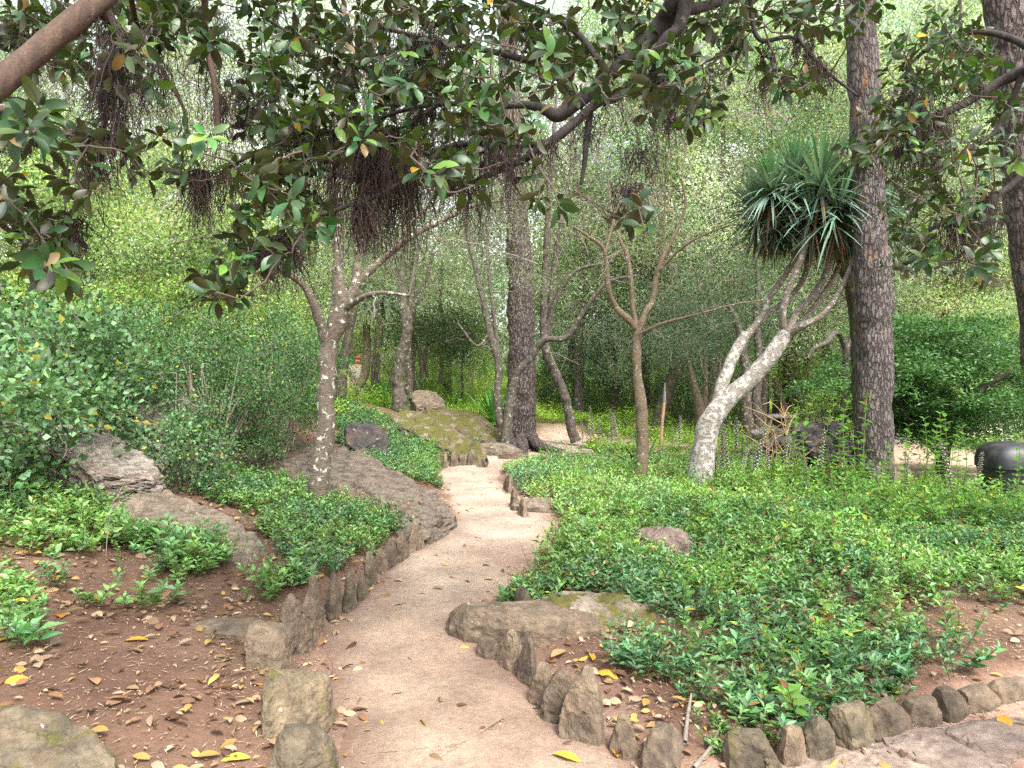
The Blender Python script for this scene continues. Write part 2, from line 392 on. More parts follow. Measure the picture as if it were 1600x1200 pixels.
# ---------------------------------------------------------------- ground and paths
def graded(lo,hi,c0,c1,fine,grow=1.12,mx=3.0):
    a=list(np.arange(c0,c1+1e-9,fine)); s=fine
    while a[-1]<hi: s=min(s*grow,mx); a.append(a[-1]+s)
    s=fine; b=[a[0]]
    while b[-1]>lo: s=min(s*grow,mx); b.append(b[-1]-s)
    return np.array(b[:0:-1]+a)
xs=graded(-160,160,-5.5,5.5,.05); ys=graded(-60,240,1.6,12,.05)
X,Y=np.meshgrid(xs,ys); Z=H(X,Y)
d_,s_=pathd(X,Y); p2=path2d(X,Y)
P3=np.stack([X,Y,X*0],-1)
soil=np.array([.118,.066,.045]); pathc=np.array([.34,.22,.165]); dry=np.array([.145,.095,.065]); green=np.array([.10,.11,.035]); sand=np.array([.42,.30,.22])
nz=fbm(P3,1.3,5,4)
k=np.clip(.5+nz*.8,0,1)[...,None]
C=soil*(1-k*.55)+dry*(k*.55)
near=smooth(.22,0,d_+nz*.08)[...,None]; C=C*(1-near)+(pathc*.6)*near
i2=(smooth(.12,-.1,p2+nz*.06)*smooth(.0,.3,X+.2)*(Y<9))[...,None]; C=C*(1-i2)+np.array([.36,.23,.17])*i2
ff=smooth(15,22,Y+nz*1.5)[...,None]; C=C*(1-ff)+green*ff
def blob(cx,cy,rx,ry): return smooth(1.15,.75,np.hypot((X-cx)/rx,(Y-cy)/ry)+nz*.12)[...,None]
for (cx,cy,rx,ry,v) in ((8,23,5.5,5.5,.9),(12.5,15,6,4.5,.9),(8.5,12,3.2,3,.8),(3.4,16.5,1.2,1.6,.9),(1.2,16.6,.9,1.5,.99),(16,26,10,5.5,1.4)):
    q=blob(cx,cy,rx,ry); C=C*(1-q)+sand*v*np.array([1,1.02,1.05] if v<1 else [1,1.2,1.4])*q
q=(smooth(30,34,Y)*smooth(12,16,X))[...,None]; C=C*(1-q)+np.array([.13,.26,.03])*q
g=MB(); ny,nx=X.shape; idx=np.arange(nx*ny).reshape(ny,nx)
g.add(np.stack([X,Y,Z],-1),Q=np.stack([idx[:-1,:-1],idx[:-1,1:],idx[1:,1:],idx[1:,:-1]],-1).reshape(-1,4),C=C.reshape(-1,3))
tag(g.build('ground',M['ground']),kind='structure')
# main path strip, 6 mm above the ground sheet
cn=catmull(nodes[8:],420)
tg=unit(np.gradient(cn[:,:2],axis=0)); nr=np.stack([tg[:,1],-tg[:,0]],1)
u=np.linspace(-1,1,49)
PX=cn[:,None,0]+nr[:,None,0]*u[None]*cn[:,None,2]*1.0; PY=cn[:,None,1]+nr[:,None,1]*u[None]*cn[:,None,2]
jit=fbm(np.stack([PX,PY,PX*0],-1),3,31,3)*.05*np.abs(u)[None]**6
PX=PX+nr[:,None,0]*jit*np.sign(u)[None]; PY=PY+nr[:,None,1]*jit*np.sign(u)[None]
PZ=H(PX,PY)+.016-.022*(np.abs(u)[None]**10)
pn=fbm(np.stack([PX,PY,PX*0],-1),1.1,8,4)
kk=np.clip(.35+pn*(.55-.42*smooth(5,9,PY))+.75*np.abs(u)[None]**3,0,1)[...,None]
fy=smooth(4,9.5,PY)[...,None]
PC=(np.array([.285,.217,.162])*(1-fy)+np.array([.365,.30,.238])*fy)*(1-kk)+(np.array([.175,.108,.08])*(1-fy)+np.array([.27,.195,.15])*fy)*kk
m_,n_=PX.shape; idx=np.arange(m_*n_).reshape(m_,n_)
pm=MB(); pm.add(np.stack([PX,PY,PZ],-1),Q=np.stack([idx[:-1,:-1],idx[:-1,1:],idx[1:,1:],idx[1:,:-1]],-1).reshape(-1,4),C=PC.reshape(-1,3))
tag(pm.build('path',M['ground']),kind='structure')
# ---------------------------------------------------------------- rocks
def hullrock(pts,mat,name='boulder',cell=.03,amp=.03,strata=0.,seed=0,ns=5.,maxlev=6,label=None,cat='rock',group=None,tiltv=(0,0,1),parent=None,chips=7,cutd=.8,nzs=.7):
    pts=np.asarray(pts,float); c=pts.mean(0); c[2]=pts[:,2].min(); rc=np.random.default_rng(seed+900)
    def hull(pl):
        bm=bmesh.new()
        for p in pl: bm.verts.new(p)
        r=bmesh.ops.convex_hull(bm,input=bm.verts[:])
        junk=[v for v in bm.verts if not v.link_faces]
        if junk: bmesh.ops.delete(bm,geom=junk,context='VERTS')
        return bm
    bm=hull(pts-c); cen=pts.mean(0)-c
    for j in range(chips):
        n_=rc.normal(size=3); n_[2]=abs(n_[2])*nzs+.03; n_/=np.linalg.norm(n_)
        vv=np.array([v.co[:] for v in bm.verts]); h=(vv-cen)@n_; lim=h.max()*(cutd+(.97-cutd)*rc.random())
        bm.verts.index_update(); new=[vv[k] for k in range(len(vv)) if h[k]<=lim]
        for e in bm.edges:
            a,b_=e.verts[0].index,e.verts[1].index
            if (h[a]-lim)*(h[b_]-lim)<0: t=(lim-h[a])/(h[b_]-h[a]); new.append(vv[a]+(vv[b_]-vv[a])*t)
        bm.free()
        pl=[]
        for p in new:
            if all(np.abs(p-q).max()>1e-4 for q in pl): pl.append(p)
        bm=hull(pl)
    bmesh.ops.triangulate(bm,faces=bm.faces[:])
    for it in range(maxlev):
        lng=[e for e in bm.edges if e.calc_length()>cell*1.5]
        if not lng or len(bm.verts)>26000: break
        bmesh.ops.subdivide_edges(bm,edges=lng,cuts=1,use_grid_fill=True)
        bmesh.ops.triangulate(bm,faces=bm.faces[:])
    bmesh.ops.smooth_vert(bm,verts=bm.verts[:],factor=.22,use_axis_x=True,use_axis_y=True,use_axis_z=True)
    bm.normal_update()
    V=np.array([v.co[:] for v in bm.verts]); N=np.array([v.normal[:] for v in bm.verts])
    s0=seed*3.7
    Q=V+s0
    a=fbm(Q,ns,seed,4)*amp*.5 + (.6-np.abs(fbm(Q,ns*1.7,seed+9,4)))*amp*.75 - smooth(.1,.0,np.abs(noise(Q+noise(Q,ns,2)[:,None]*.1,ns*.9,seed+5)))*amp*.5
    a=a+fbm(Q*np.array([1,1,2.2]),ns*4,seed+30,3)*amp*.30
    if strata:
        tv=unit(np.array(tiltv,float)); h=(V*tv).sum(1)+noise(Q,1.6,seed+3)*.05
        saw=np.abs(((h*strata)%1.0)-.5)*2
        saw2=np.abs(((h*strata*2.7+.3)%1.0)-.5)*2
        side=1-np.abs((N*tv).sum(1))
        a=a-(smooth(.75,1,saw)*.9+smooth(.7,1,saw2)*.35)*amp*side*1.3
    V=V+N*a[:,None]
    for v,co in zip(bm.verts,V): v.co=co
    me=bpy.data.meshes.new(name); bm.to_mesh(me); bm.free(); me.materials.append(mat)
    me.polygons.foreach_set('use_smooth',np.full(len(me.polygons),False))
    o=bpy.data.objects.new(name,me); scene.collection.objects.link(o); o.location=c
    if label: tag(o,label,cat,group)
    if parent: o.parent=parent; o.location=c-np.array(parent.location)
    return o
def edging(pl,pr,top,depth=.13,lean=0.,mat='stone',seed=0,label='',flat=0,peak=.5,tw=.35,bury=.1,cell=.016,back=0.):
    """a standing edging stone: base corners pl,pr (px,py on the ground), top py, peak position 0..1, top width"""
    lowr=pl[0]>1140
    if lowr: pl=(pl[0]-5,pl[1]); pr=(pr[0]+5,pr[1]); top=top+(pl[1]-top)*.16; tw=min(.9,tw+.15)
    a=G(*pl); b=G(*pr); ax=b-a; wv=np.linalg.norm(ax[:2]); ax=ax/max(np.linalg.norm(ax),1e-6)
    fw=np.array([-ax[1],ax[0],0]);                    # away from the viewer side of the stone
    if fw[1]<0: fw=-fw
    fw=fw*.35+np.array([0,.65,0]); fw/=np.linalg.norm(fw)
    mid=(a+b)/2; d=mid[1]; hgt=max(.05,( (pl[1]+pr[1])/2-top)*d/FPX*1.02)
    rs=np.random.default_rng(seed+100)
    pts=[]
    def P(u,v,z): pts.append(a+ax*wv*u+fw*(depth*v+back*z)+np.array([0,0,z]))
    for u in (0,.5,1):
        for v in (0,1): P(u+rs.normal()*.03,v+rs.normal()*.08-(.05 if u==.5 else 0),-bury)
    for u,v in ((-.02,.1),(1.02,.1),(.0,.9),(1,.9),(.5,-.12)): P(u+rs.normal()*.04,v,hgt*(.25+rs.random()*.25))
    t0,t1=max(0.02,peak-tw/2),min(.98,peak+tw/2)
    hgt*=1.08*( .62+.5*rs.random() if lowr else 1)
    for u in (t0,t1):
        for v in (.15+rs.random()*.15,.8-rs.random()*.2): P(u,v,hgt*(.9+rs.random()*.1)*(1 if abs(u-peak)<=tw/2+.01 else 1))
    P(peak,.5,hgt)
    if not flat: P(t0-.14*rs.random(),.5,hgt*(.5+rs.random()*.25)); P(t1+.14*rs.random(),.5,hgt*(.5+rs.random()*.25))
    return hullrock(pts,M[mat],'edging_stone',cell*max(1,d/4),min(.016,.05*min(wv,hgt)+.003),0,seed,9.,5,label,'edging stone','edging stones along the path',chips=10,cutd=.66,nzs=.22)
E=[ # (pl),(pr),top, depth,mat,peak,tw,label
 ((410,1152),(534,1142),1080,.26,'stoneM',.5,.85,'squat flat-topped brown block by the left path edge, just behind the nearest half-buried stone'),
 ((412,1262),(522,1262),1168,.22,'stoneM',.55,.7,'low brown block at the bottom of the frame on the left edge of the path'),
 ((384,1050),(464,1056),992,.24,'stone',.3,.75,'dark-faced boxy stone with a flat tan top behind the flat-topped block'),
 ((440,1030),(500,1012),938,.13,'stone',.15,.22,'tall split grey slab standing on edge behind the boxy dark-faced stone'),
 ((478,998),(508,985),903,.11,'stone',.3,.3,'thin leaning slab with a hooked top, next behind the tall split slab'),
 ((512,975),(534,966),893,.10,'stone',.5,.3,'narrow pointed stone beside the dark square edging stone'),
 ((535,960),(560,950),901,.11,'stoneM',.5,.7,'dark squarish edging stone between two narrow pointed ones'),
 ((562,944),(574,936),897,.09,'stone',.5,.4,'slim stone just past the dark square edging stone'),
 ((572,920),(590,912),868,.10,'stoneM',.5,.7,'grey upright slab half hidden by leaves on the left edge'),
 ((588,900),(606,893),862,.10,'stone',.6,.6,'reddish square-topped edging stone beside the grey half-hidden slab'),
 ((603,892),(621,884),846,.10,'stone',.5,.6,'rounded brown edging stone, third before the big sloping slab'),
 ((620,882),(640,872),841,.10,'stone',.4,.5,'wedge-shaped edging stone, second before the big sloping slab'),
 ((640,866),(662,856),817,.11,'stone',.5,.3,'tall peaked edging stone touching the big sloping slab'),
 ((682,734),(692,733),712,.12,'stoneM',.5,.7,'first little stone at the left end of the row below the far mossy slope'),
 ((692,733),(701,732),708,.12,'stone',.5,.4,'narrow stone, second in the row below the far mossy slope'),
 ((703,731),(717,730),704,.12,'stone',.4,.4,'pointed stone, third in the row below the far mossy slope'),
 ((718,729),(729,729),712,.12,'stone',.5,.5,'low stone, fourth in the row below the far mossy slope'),
 ((730,729),(742,728),708,.12,'stone',.5,.6,'blocky stone, fifth in the row below the far mossy slope'),
 ((748,728),(762,728),703,.14,'stone',.7,.4,'tall last stone at the right end of the row below the far mossy slope'),
 # right side
 ((742,1030),(778,1036),1004,.14,'stone',.5,.8,'small low square stone in front of the long flat slab on the right edge'),
 ((776,1040),(806,1058),995,.15,'stone',.6,.4,'rounded stone with a hollow beside the small square stone'),
 ((806,1062),(832,1082),1002,.14,'stone',.7,.3,'jagged brown stone between the hollow stone and the split narrow one'),
 ((822,1100),(858,1116),1029,.10,'stone',.6,.3,'narrow split stone with a notched tip on the right path edge'),
 ((842,1130),(898,1140),1060,.12,'stone',.6,.35,'grey slanting triangular slab left of the tallest pointed stone'),
 ((874,1158),(945,1172),1057,.17,'stone',.62,.22,'tallest pointed tooth-shaped stone on the right path edge'),
 ((955,1182),(998,1190),1131,.12,'stone',.45,.4,'small reddish pointed stone just right of the tallest pointed stone'),
 ((1008,1212),(1086,1216),1160,.20,'stone',.5,.6,'low broad tan stone at the bottom edge, right of the small reddish one'),
 ((1148,1216),(1222,1222),1148,.16,'stoneM',.35,.5,'brown flat-faced stone under the leafy sprigs at the bottom edge'),
 ((1232,1206),(1262,1200),1142,.13,'stone',.5,.5,'grey stone behind trailing leaves near the lower right'),
 ((1270,1198),(1312,1186),1120,.14,'stoneM',.5,.5,'reddish low stone beside the mossy one at lower right'),
 ((1316,1184),(1372,1166),1098,.16,'stoneM',.4,.6,'mossy dark block at lower right beside the side path'),
 ((1376,1164),(1428,1148),1072,.12,'stone',.3,.4,'smooth tan leaning slab at lower right beside the side path'),
 ((1432,1146),(1470,1134),1080,.12,'stone',.5,.6,'low blurred edging stone right of the smooth tan slab'),
 ((1474,1132),(1512,1120),1072,.12,'stone',.4,.5,'brown pointed edging stone along the side path'),
 ((1516,1118),(1566,1104),1066,.12,'stone',.5,.7,'long low edging stone near the right side of the frame'),
 ((1570,1102),(1620,1088),1052,.12,'stone',.5,.7,'last edging stone cut by the right side of the frame'),
 ((796,792),(806,800),768,.12,'stone',.4,.5,'thin slab leaning out at the far right edge of the path bend'),
 ((806,804),(820,812),780,.12,'stone',.6,.4,'brown slab leaning out just before the flat grey rock'),
 ((786,764),(798,776),745,.12,'stone',.5,.6,'farthest stone on the right edge where the path narrows'),
 ((872,868),(884,890),848,.14,'stoneM',.5,.6,'dark stone half hidden by leaves on the right edge past the bulge'),
 ((800,948),(822,958),920,.14,'stoneM',.5,.6,'small dark stone under leaves just before the flat slab'),
]
for i,(pl,pr,top,dep,mt,pk,tw,lb) in enumerate(E): edging(pl,pr,top,dep,0,mt,i+1,lb,int(tw>.55),pk,tw)
def pixrock(lst,**k):
    """lst of (px,py,d) visible outline points plus automatically buried copies"""
    P=[W(*q) if q[2] is not None else G(q[0],q[1])+np.array([0,0,-.03]) for q in lst]; pts=list(P)
    for p in P:
        h=float(H(p[0],p[1])); 
        pts.append(np.array([p[0],p[1]+.05,min(h,p[2])-k.get('bury',.25)]))
    k.pop('bury',None)
    return hullrock(pts,**k)
def flatrock(c,L,Wd,h,ang,seed,mat,label,cell=.03,amp=.03,nside=9,bury=.15,tilt=(0,0),strata=0,top=.6,name='rock'):
    rs=np.random.default_rng(seed+50); pts=[]; ca,sa=math.cos(ang),math.sin(ang)
    for j in range(nside):
        a=j*2*math.pi/nside+rs.normal()*.12; r=1+rs.normal()*.08
        x,y=math.cos(a)*L/2*r,math.sin(a)*Wd/2*r
        for z,f in ((-bury,1.05),(h*.45,1.0),(h*(.85+rs.random()*.15),top)):
            X_,Y_=x*f,y*f; pts.append(np.array([c[0]+X_*ca-Y_*sa,c[1]+X_*sa+Y_*ca,c[2]+z+(X_*tilt[0]+Y_*tilt[1] if z>0 else 0)]))
    return hullrock(pts,M[mat],name,cell,amp,strata,seed,4.5,6,label,'rock')
flatrock(G(830,1000)+[0,.12,0],.98,.36,.15,R(-6),1,'stone','long flat brown slab lying beside the path on the right, before the mossy hump',.022,.022,10,top=.8)
flatrock(G(930,975)+[0,.1,0],1.0,.5,.13,R(-12),2,'rockm','low hump of rock coated in yellow-green moss at the edge of the right bed',.025,.03)
flatrock(G(840,798),.62,.4,.13,R(-5),3,'rock','flat grey rock lying at the right edge of the path near the bend',.03,.03,strata=14)
flatrock(G(1040,868)+[0,.1,.0],.42,.55,.20,R(35),4,'rockp','pale pinkish rock showing through the leaves of the right bed',.03,.03,tilt=(-.25,-.1))
flatrock(G(1345,1210),.9,.5,.02,R(20),5,'rockp','flat stone sunk in the side path at the lower right corner',.04,.01)
flatrock(G(1480,1175),.7,.35,.03,R(10),6,'rockp','flat stone in the side path right of the corner stone',.04,.01)
flatrock(G(1570,1150),.6,.3,.03,R(15),7,'rockp','pale flat stone in the side path near the right side of the frame',.04,.01)
# nearest left boulder (bottom left corner)
hullrock([W(-60,1135,2.5),W(30,1105,2.62),W(95,1118,2.6),W(165,1160,2.5),W(195,1230,2.35),W(-80,1260,2.3),W(60,1250,2.2),W(-60,1115,2.9),W(80,1120,2.9),W(180,1330,2.3),W(-80,1400,2.3),W(220,1300,2.9),W(-60,1330,2.9)],M['stoneM'],'boulder',.018,.02,0,61,6,6,'brown mossy boulder filling the bottom left corner','rock')
# big sloping slab left of the path
pixrock([(385,698,9.3),(440,682,9.5),(520,686,9.3),(560,706,8.9),(610,732,8.5),(655,756,8.1),(692,782,7.8),(712,806,7.5),(718,822,None),(700,838,None),(664,857,None),(640,862,None),(618,838,None),(540,800,None),(470,780,None),(390,760,None),(600,775,7.3),(640,790,7.1),(672,806,7.0),(560,755,7.6),(450,735,8.2)],mat=M['rock'],name='slab_rock',cell=.04,amp=.06,strata=8,seed=11,ns=2.6,chips=4,label='big dark grey slab sloping down from behind the lichened tree to the path edge',cat='rock',tiltv=(.35,0,1))
# ledge rock upper left, two layers
pixrock([(112,668,6.6),(150,662,6.9),(205,700,6.7),(240,722,6.4),(252,745,6.2),(225,762,6.0),(150,742,5.95),(108,715,6.1),(60,690,6.4),(70,660,6.9)],mat=M['rockl'],name='ledge_rock',cell=.03,amp=.045,strata=14,seed=12,ns=5,label='pale grey layered ledge jutting out over the left bank among the shrubs',cat='rock',bury=-.08,tiltv=(-.2,-.1,1),chips=4)
pixrock([(110,765,6.1),(180,752,6.3),(250,764,6.3),(300,784,6.1),(360,808,5.9),(410,842,5.6),(430,868,None),(385,885,None),(290,878,None),(200,845,None),(130,812,None),(250,815,5.6),(340,846,5.4)],mat=M['rock'],name='slab_rock',cell=.035,amp=.035,strata=12,seed=13,ns=4,label='flat low brown-grey rock shelf on the left bank, below the pale ledge',cat='rock',tiltv=(.2,.1,1))
pixrock([(535,655,11.5),(560,648,11.6),(590,660,11.5),(606,682,11.2),(600,705,10.9),(560,708,10.8),(540,690,11)],mat=M['rockd'],name='boulder',cell=.04,amp=.05,seed=14,ns=4,label='rounded blackish boulder with a white patch in the leaves behind the lichened tree',cat='rock')
pixrock([(600,645,13.8),(625,634,14.2),(660,645,14.0),(700,670,13.5),(730,690,13.0),(760,705,12.6),(770,724,12.0),(720,712,12.2),(680,690,12.7),(630,668,13.2)],mat=M['rockm'],name='mossy_rock',cell=.05,amp=.07,seed=15,ns=3,label='long mossy rock sloping toward the path, the nearer of the two mossy ones',cat='rock')
pixrock([(650,632,15.2),(700,634,15.5),(750,650,15.2),(775,668,14.8),(778,690,14.2),(730,685,14.2),(690,665,14.5)],mat=M['rockm'],name='mossy_rock',cell=.05,amp=.07,seed=16,ns=3,label='mossy rock behind and right of the long one, beside the tall central pine',cat='rock')
pixrock([(640,612,16.8),(665,608,17),(690,618,16.8),(695,632,16.2),(650,634,16)],mat=M['rock'],name='boulder',cell=.06,amp=.06,seed=17,ns=3,label='grey rock beside the foot of the dark crooked trunk on the hump',cat='rock')
flatrock(G(770,712)+[0,.1,0],1.1,.5,.22,R(-20),18,'rock','smooth grey rock at the foot of the central pine beside the bend',.05,.04)
flatrock(G(905,712)+[0,0,0],.7,.35,.12,R(0),19,'rockp','low pale rock on the far edge of the path beyond the bend',.05,.03)
flatrock(G(360,985),.55,.25,.05,R(-5),20,'stone','thin tan slab lying flat on the soil behind the boxy edging stone',.025,.015)
# pale outcrops behind the left shrubs
flatrock(W(215,600,9.5)-[0,0,.35],1.3,1.0,.65,R(20),21,'rockl','pale rock outcrop glimpsed through the left shrubs, upper one',.06,.06,bury=.9,strata=6)
flatrock(W(270,640,8.2)-[0,0,.3],1.0,.8,.45,R(0),22,'rockl','pale rock glimpsed behind shrub stems, lower one',.06,.06,bury=.8,strata=6)
# grotto of dark rockery on the right
def rockpile(root,lst,mat,nm,cell=.05):
    for j,(px,py,d,r,s) in enumerate(lst):
        c=W(px,py,d); rs=np.random.default_rng(s); 
        pts=[c+v*r*(.75+.35*rs.random())*np.array([1.15,1,.8]) for v in unit(rs.normal(size=(22,3)))]
        hullrock(pts,M[mat],nm,cell,r*.32,0,s,4,5,parent=root)
gr=thing('rockery_cave','dark rockwork grotto with a black hollow between the dragon tree and the right pine','rockery',atd(1290,12.2))
rockpile(gr,[(1225,702,12.6,.34,71),(1262,690,12.7,.36,72),(1300,700,12.6,.34,73),(1335,712,12.4,.33,74),(1228,745,12.2,.32,75),(1245,785,12.0,.34,76),(1345,755,12.1,.34,77),(1350,795,11.9,.32,78),(1288,680,12.8,.3,79),(1290,745,12.9,.45,80),(1290,790,12.5,.3,70)],'rockd','rock')
gr=thing('rockery_wall','low rough wall of grey knobbly stones below the picnic table','rockery',atd(1200,14.6))
rockpile(gr,[(1188,676,14.6,.18,81),(1198,700,14.5,.2,82),(1213,682,14.6,.2,83),(1226,692,14.5,.17,84),(1238,680,14.6,.18,85),(1252,690,14.5,.16,86),(1180,705,14.4,.2,87),(1216,712,14.4,.2,88)],'rockl','rock',.03)
flatrock(W(1402,732,10.6)-[0,0,.25],.45,.4,.28,0,23,'stone','tan block of rock on bare soil right behind the big right pine',.04,.03,bury=.4)
# ---------------------------------------------------------------- trees standing near
def twigweb(mb,nodes_,targets,r0=.004,sag=.0,steps=7,wob=.06,col=(1,1,1),rmax=.02,sides=3,sub=3,m=0):
    """join every target to the nearest point of the growing branch set by a curved twig"""
    nodes_=[np.asarray(p,float) for p in nodes_]; T=np.asarray(targets,float)
    N=np.array(nodes_); order=np.argsort(((T[:,None]-N[None,:: max(1,len(N)//60)])**2).sum(2).min(1))
    paths=[];rads=[]
    buf=np.zeros((len(N)+len(T)*sub,3)); buf[:len(N)]=N; cnt=len(N); n0=cnt
    for o in order:
        p=T[o]; dd=((buf[:cnt]-p)**2).sum(1); j=int(np.argmin(dd)); q=buf[j]; L=math.sqrt(dd[j])
        t=np.linspace(0,1,steps)[:,None]; pt=q+(p-q)*t; pt=pt+np.sin(t*math.pi)*(rng.normal(size=3)*wob*L)+np.array([0,0,1.])*(-sag*L*np.sin(t*math.pi))
        pt[1:-1]+=rng.normal(size=(steps-2,3))*wob*.25*L
        pt[0]=q; pt[-1]=p
        rr=r0+ (min(rmax,r0+.012*L)-r0)*(1-t[:,0]) if j<n0 else r0*(1.35-.35*t[:,0])
        paths.append(pt); rads.append(rr)
        for k in range(sub): 
            buf[cnt]=pt[int((k+1)*(steps-1)/sub)]; cnt+=1
    tubes(mb,np.array(paths),np.array(rads),sides,col=col,m=m)
    return buf[n0:cnt]
def smallfoliage(mb,centres,n,rad,L,Wd,col,tm='rh',flat=1.0,down=0.,v=.2):
    c=np.asarray(centres,float); i=rng.integers(0,len(c),n)
    off=rng.normal(size=(n,3))*rad*np.array([1,1,flat]); P=c[i]+off
    D=rdir(n); D[:,2]-=down; N=rdir(n,-.2,1)
    tint=1+.22*rng.normal(size=(len(c),1)); cc=cvar(col,n,v,.07)*np.clip(tint[i],.5,1.6)
    leaves(mb,P,D,N,L*(.7+.6*vrand(n)),Wd*(.7+.6*vrand(n)),cc,tm)
BR=(1,1,1)
def setcol(c): return np.array(c,float)
TW=(.17,.14,.11); TWG=(.17,.155,.13)
# 1 lichened tree on the left bank
t1=thing('tree','tree with white lichen blotches leaning on the left bank, nearest trunk left of the path','tree',atd(492,7.2))
b=MB(); D1=7.2
g1=float(H(*atd(492,D1)[:2])); 
main=trunk(b,[(488,830,D1,22),(492,800,D1,18),(497,754,D1,15.5),(506,692,D1,14.5),(510,615,D1,14),(514,545,D1,13.5),(525,508,D1,15),(532,476,D1,13.5),(529,435,D1,9.5),(528,380,D1,8),(529,300,D1+.1,7),(524,200,D1+.2,6),(535,60,D1+.3,5),(540,-60,D1+.4,4)],sides=22,rough=.22,seed=2,rs=7)
br=[trunk(b,q,sides=12,rough=.16,seed=3,rs=8) for q in (
 [(508,530,D1,9),(495,490,D1-.1,7),(479,453,D1-.2,6),(455,431,D1-.3,5),(420,412,D1-.4,3.5),(370,400,D1-.5,2)],
 [(538,480,D1,9),(546,465,D1+.05,8),(555,446,D1+.1,8),(561,398,D1+.2,7),(566,340,D1+.3,6),(575,260,D1+.4,5),(570,150,D1+.5,4),(580,40,D1+.6,3)],
 [(536,488,D1,6),(548,476,D1-.1,5),(565,466,D1-.2,4.5),(583,459,D1-.3,4),(600,457,D1-.3,3),(640,462,D1-.3,2)],
 [(554,450,D1+.1,7),(572,428,D1+.1,6.5),(602,402,D1+.1,5.5),(640,372,D1,4.5),(690,345,D1,3.5),(745,320,D1,2.4),(800,312,D1,1.5)],
 [(480,455,D1-.2,3),(450,420,D1,2.5),(400,380,D1,2),(330,370,D1+.2,1.4),(250,385,D1+.3,1)],
 [(604,400,D1+.1,3),(650,340,D1+.3,2.5),(700,300,D1+.5,2),(760,250,D1+.6,1.4)])]
t1b=b
nn=[p[:3] for q in [main]+br for p in q[::3] if p[2]>2.2]
tg_=[W(*(np.array([560,250])+rng.normal(size=2)*np.array([150,110])),D1+rng.normal()*.8) for _ in range(170)]
tw=twigweb(t1b,nn,tg_,.004,-.05,7,.08,TWG,m=1); t1b.build('trunk',[M['lich'],M['twig']],t1)
b=MB(); smallfoliage(b,tw,5200,.13,.045,.016,(.16,.19,.12)); b.build('crown',M['leaf'],t1)
# 2 central pine
D2=15.2
t2=thing('pine_tree','tall thick-barked pine standing straight at the bend of the path, flared roots on the path','tree',atd(815,D2))
b=MB()
trunk(b,[(817,712,D2,34),(816,696,D2,27),(815,670,D2,24),(815,560,D2,21.5),(813,440,D2,19.5),(808,330,D2,17.5),(800,230,D2,16),(795,100,D2,15),(790,-60,D2,14),(785,-260,D2+.2,12),(780,-480,D2+.3,9)],n=300,sides=26,rough=.14,seed=5,rs=5)
for q in ([(800,680,D2-.1,12),(782,694,D2-.4,9),(765,703,D2-.7,4)],[(828,680,D2-.2,11),(842,695,D2-.7,8),(868,703,D2-1.2,4),(890,704,D2-1.3,2)],[(815,690,D2-.3,12),(818,708,D2-1.0,7),(835,722,D2-1.5,2)],[(806,690,D2-.2,9),(800,706,D2-.9,6),(796,718,D2-1.2,2)],[(826,690,D2-.2,8),(850,700,D2-.5,5),(880,712,D2-.9,2)]):
    trunk(b,q,n=24,sides=12,rough=.25,seed=6)
tops=[]
for k in range(26):
    a=rng.random()*6.28; zc=-200-rng.random()*330; p0=W(786,zc,D2); L=1.5+1.8*rng.random()
    p1=p0+np.array([math.cos(a)*L,math.sin(a)*L,.5*rng.random()+.3]); pts=catmull([p0,(p0+p1)/2+[0,0,.1],p1],12)
    tubes(b,pts,np.linspace(.07,.02,12),6); tops+=list(pts[5:])
b.build('trunk',M['pine'],t2)
b=MB(); tops=np.array(tops); smallfoliage(b,tops,16000,.4,.16,.012,(.06,.11,.035),down=-.4); b.build('crown',M['leaf'],t2)
# 3 dark leaning thin tree
def branched(name,label,D,lines,mat,webc=None,webn=0,webs=(60,60),leaf=None,nleaf=0,twc=TW,loc=None,r0=.004,sides=12,rough=.18,lL=.045,lW=.016,lrad=.12,grp=None,wob=.09,nodez=2.0):
    px0=lines[0][0]
    t=thing(name,label,'tree',atd(px0[0],px0[2]),grp)
    b=MB(); cs=[trunk(b,q,sides=sides if i==0 else max(6,sides-4),rough=rough,seed=int(px0[0])+i,rs=8) for i,q in enumerate(lines)]
    tb=b
    if webn:
        nn=[p[:3] for c in cs for p in c[::3] if p[2]>nodez]
        T_=[]
        for (cx,cy,sx,sy,n) in webc:
            for _ in range(n): T_.append(W(cx+rng.normal()*sx,cy+rng.normal()*sy,D+rng.normal()*D*.07))
        tw=twigweb(tb,nn,T_,r0,-.05,7,wob,twc,rmax=.018,m=1)
        if nleaf:
            b=MB(); smallfoliage(b,tw,nleaf,lrad,lL,lW,leaf); b.build('crown',M['leaf'],t)
    tb.build('trunk',[M[mat],M['twig']],t)
    return t
branched('tree','thin dark crooked tree leaning left just right of the central pine',15.8,[
 [(900,690,15.8,9),(895,677,15.8,8),(884,625,15.8,7.5),(865,576,15.8,7.5),(851,539,15.8,7),(850,475,15.8,6),(854,400,15.8,5.5),(856,340,15.8,4.5),(862,250,15.8,3.5),(870,150,16,2)],
 [(852,530,15.8,6),(857,512,15.8,6),(863,452,15.8,5),(868,400,15.7,4),(880,330,15.6,2.6),(895,240,15.5,1.6)],
 [(852,520,15.8,4),(865,479,15.7,4),(878,448,15.6,3.6),(902,422,15.5,3),(940,412,15.4,2)]],'lichd',
 [(870,340,50,90,80),(900,300,60,60,40)],120,leaf=(.17,.19,.11),nleaf=3200)
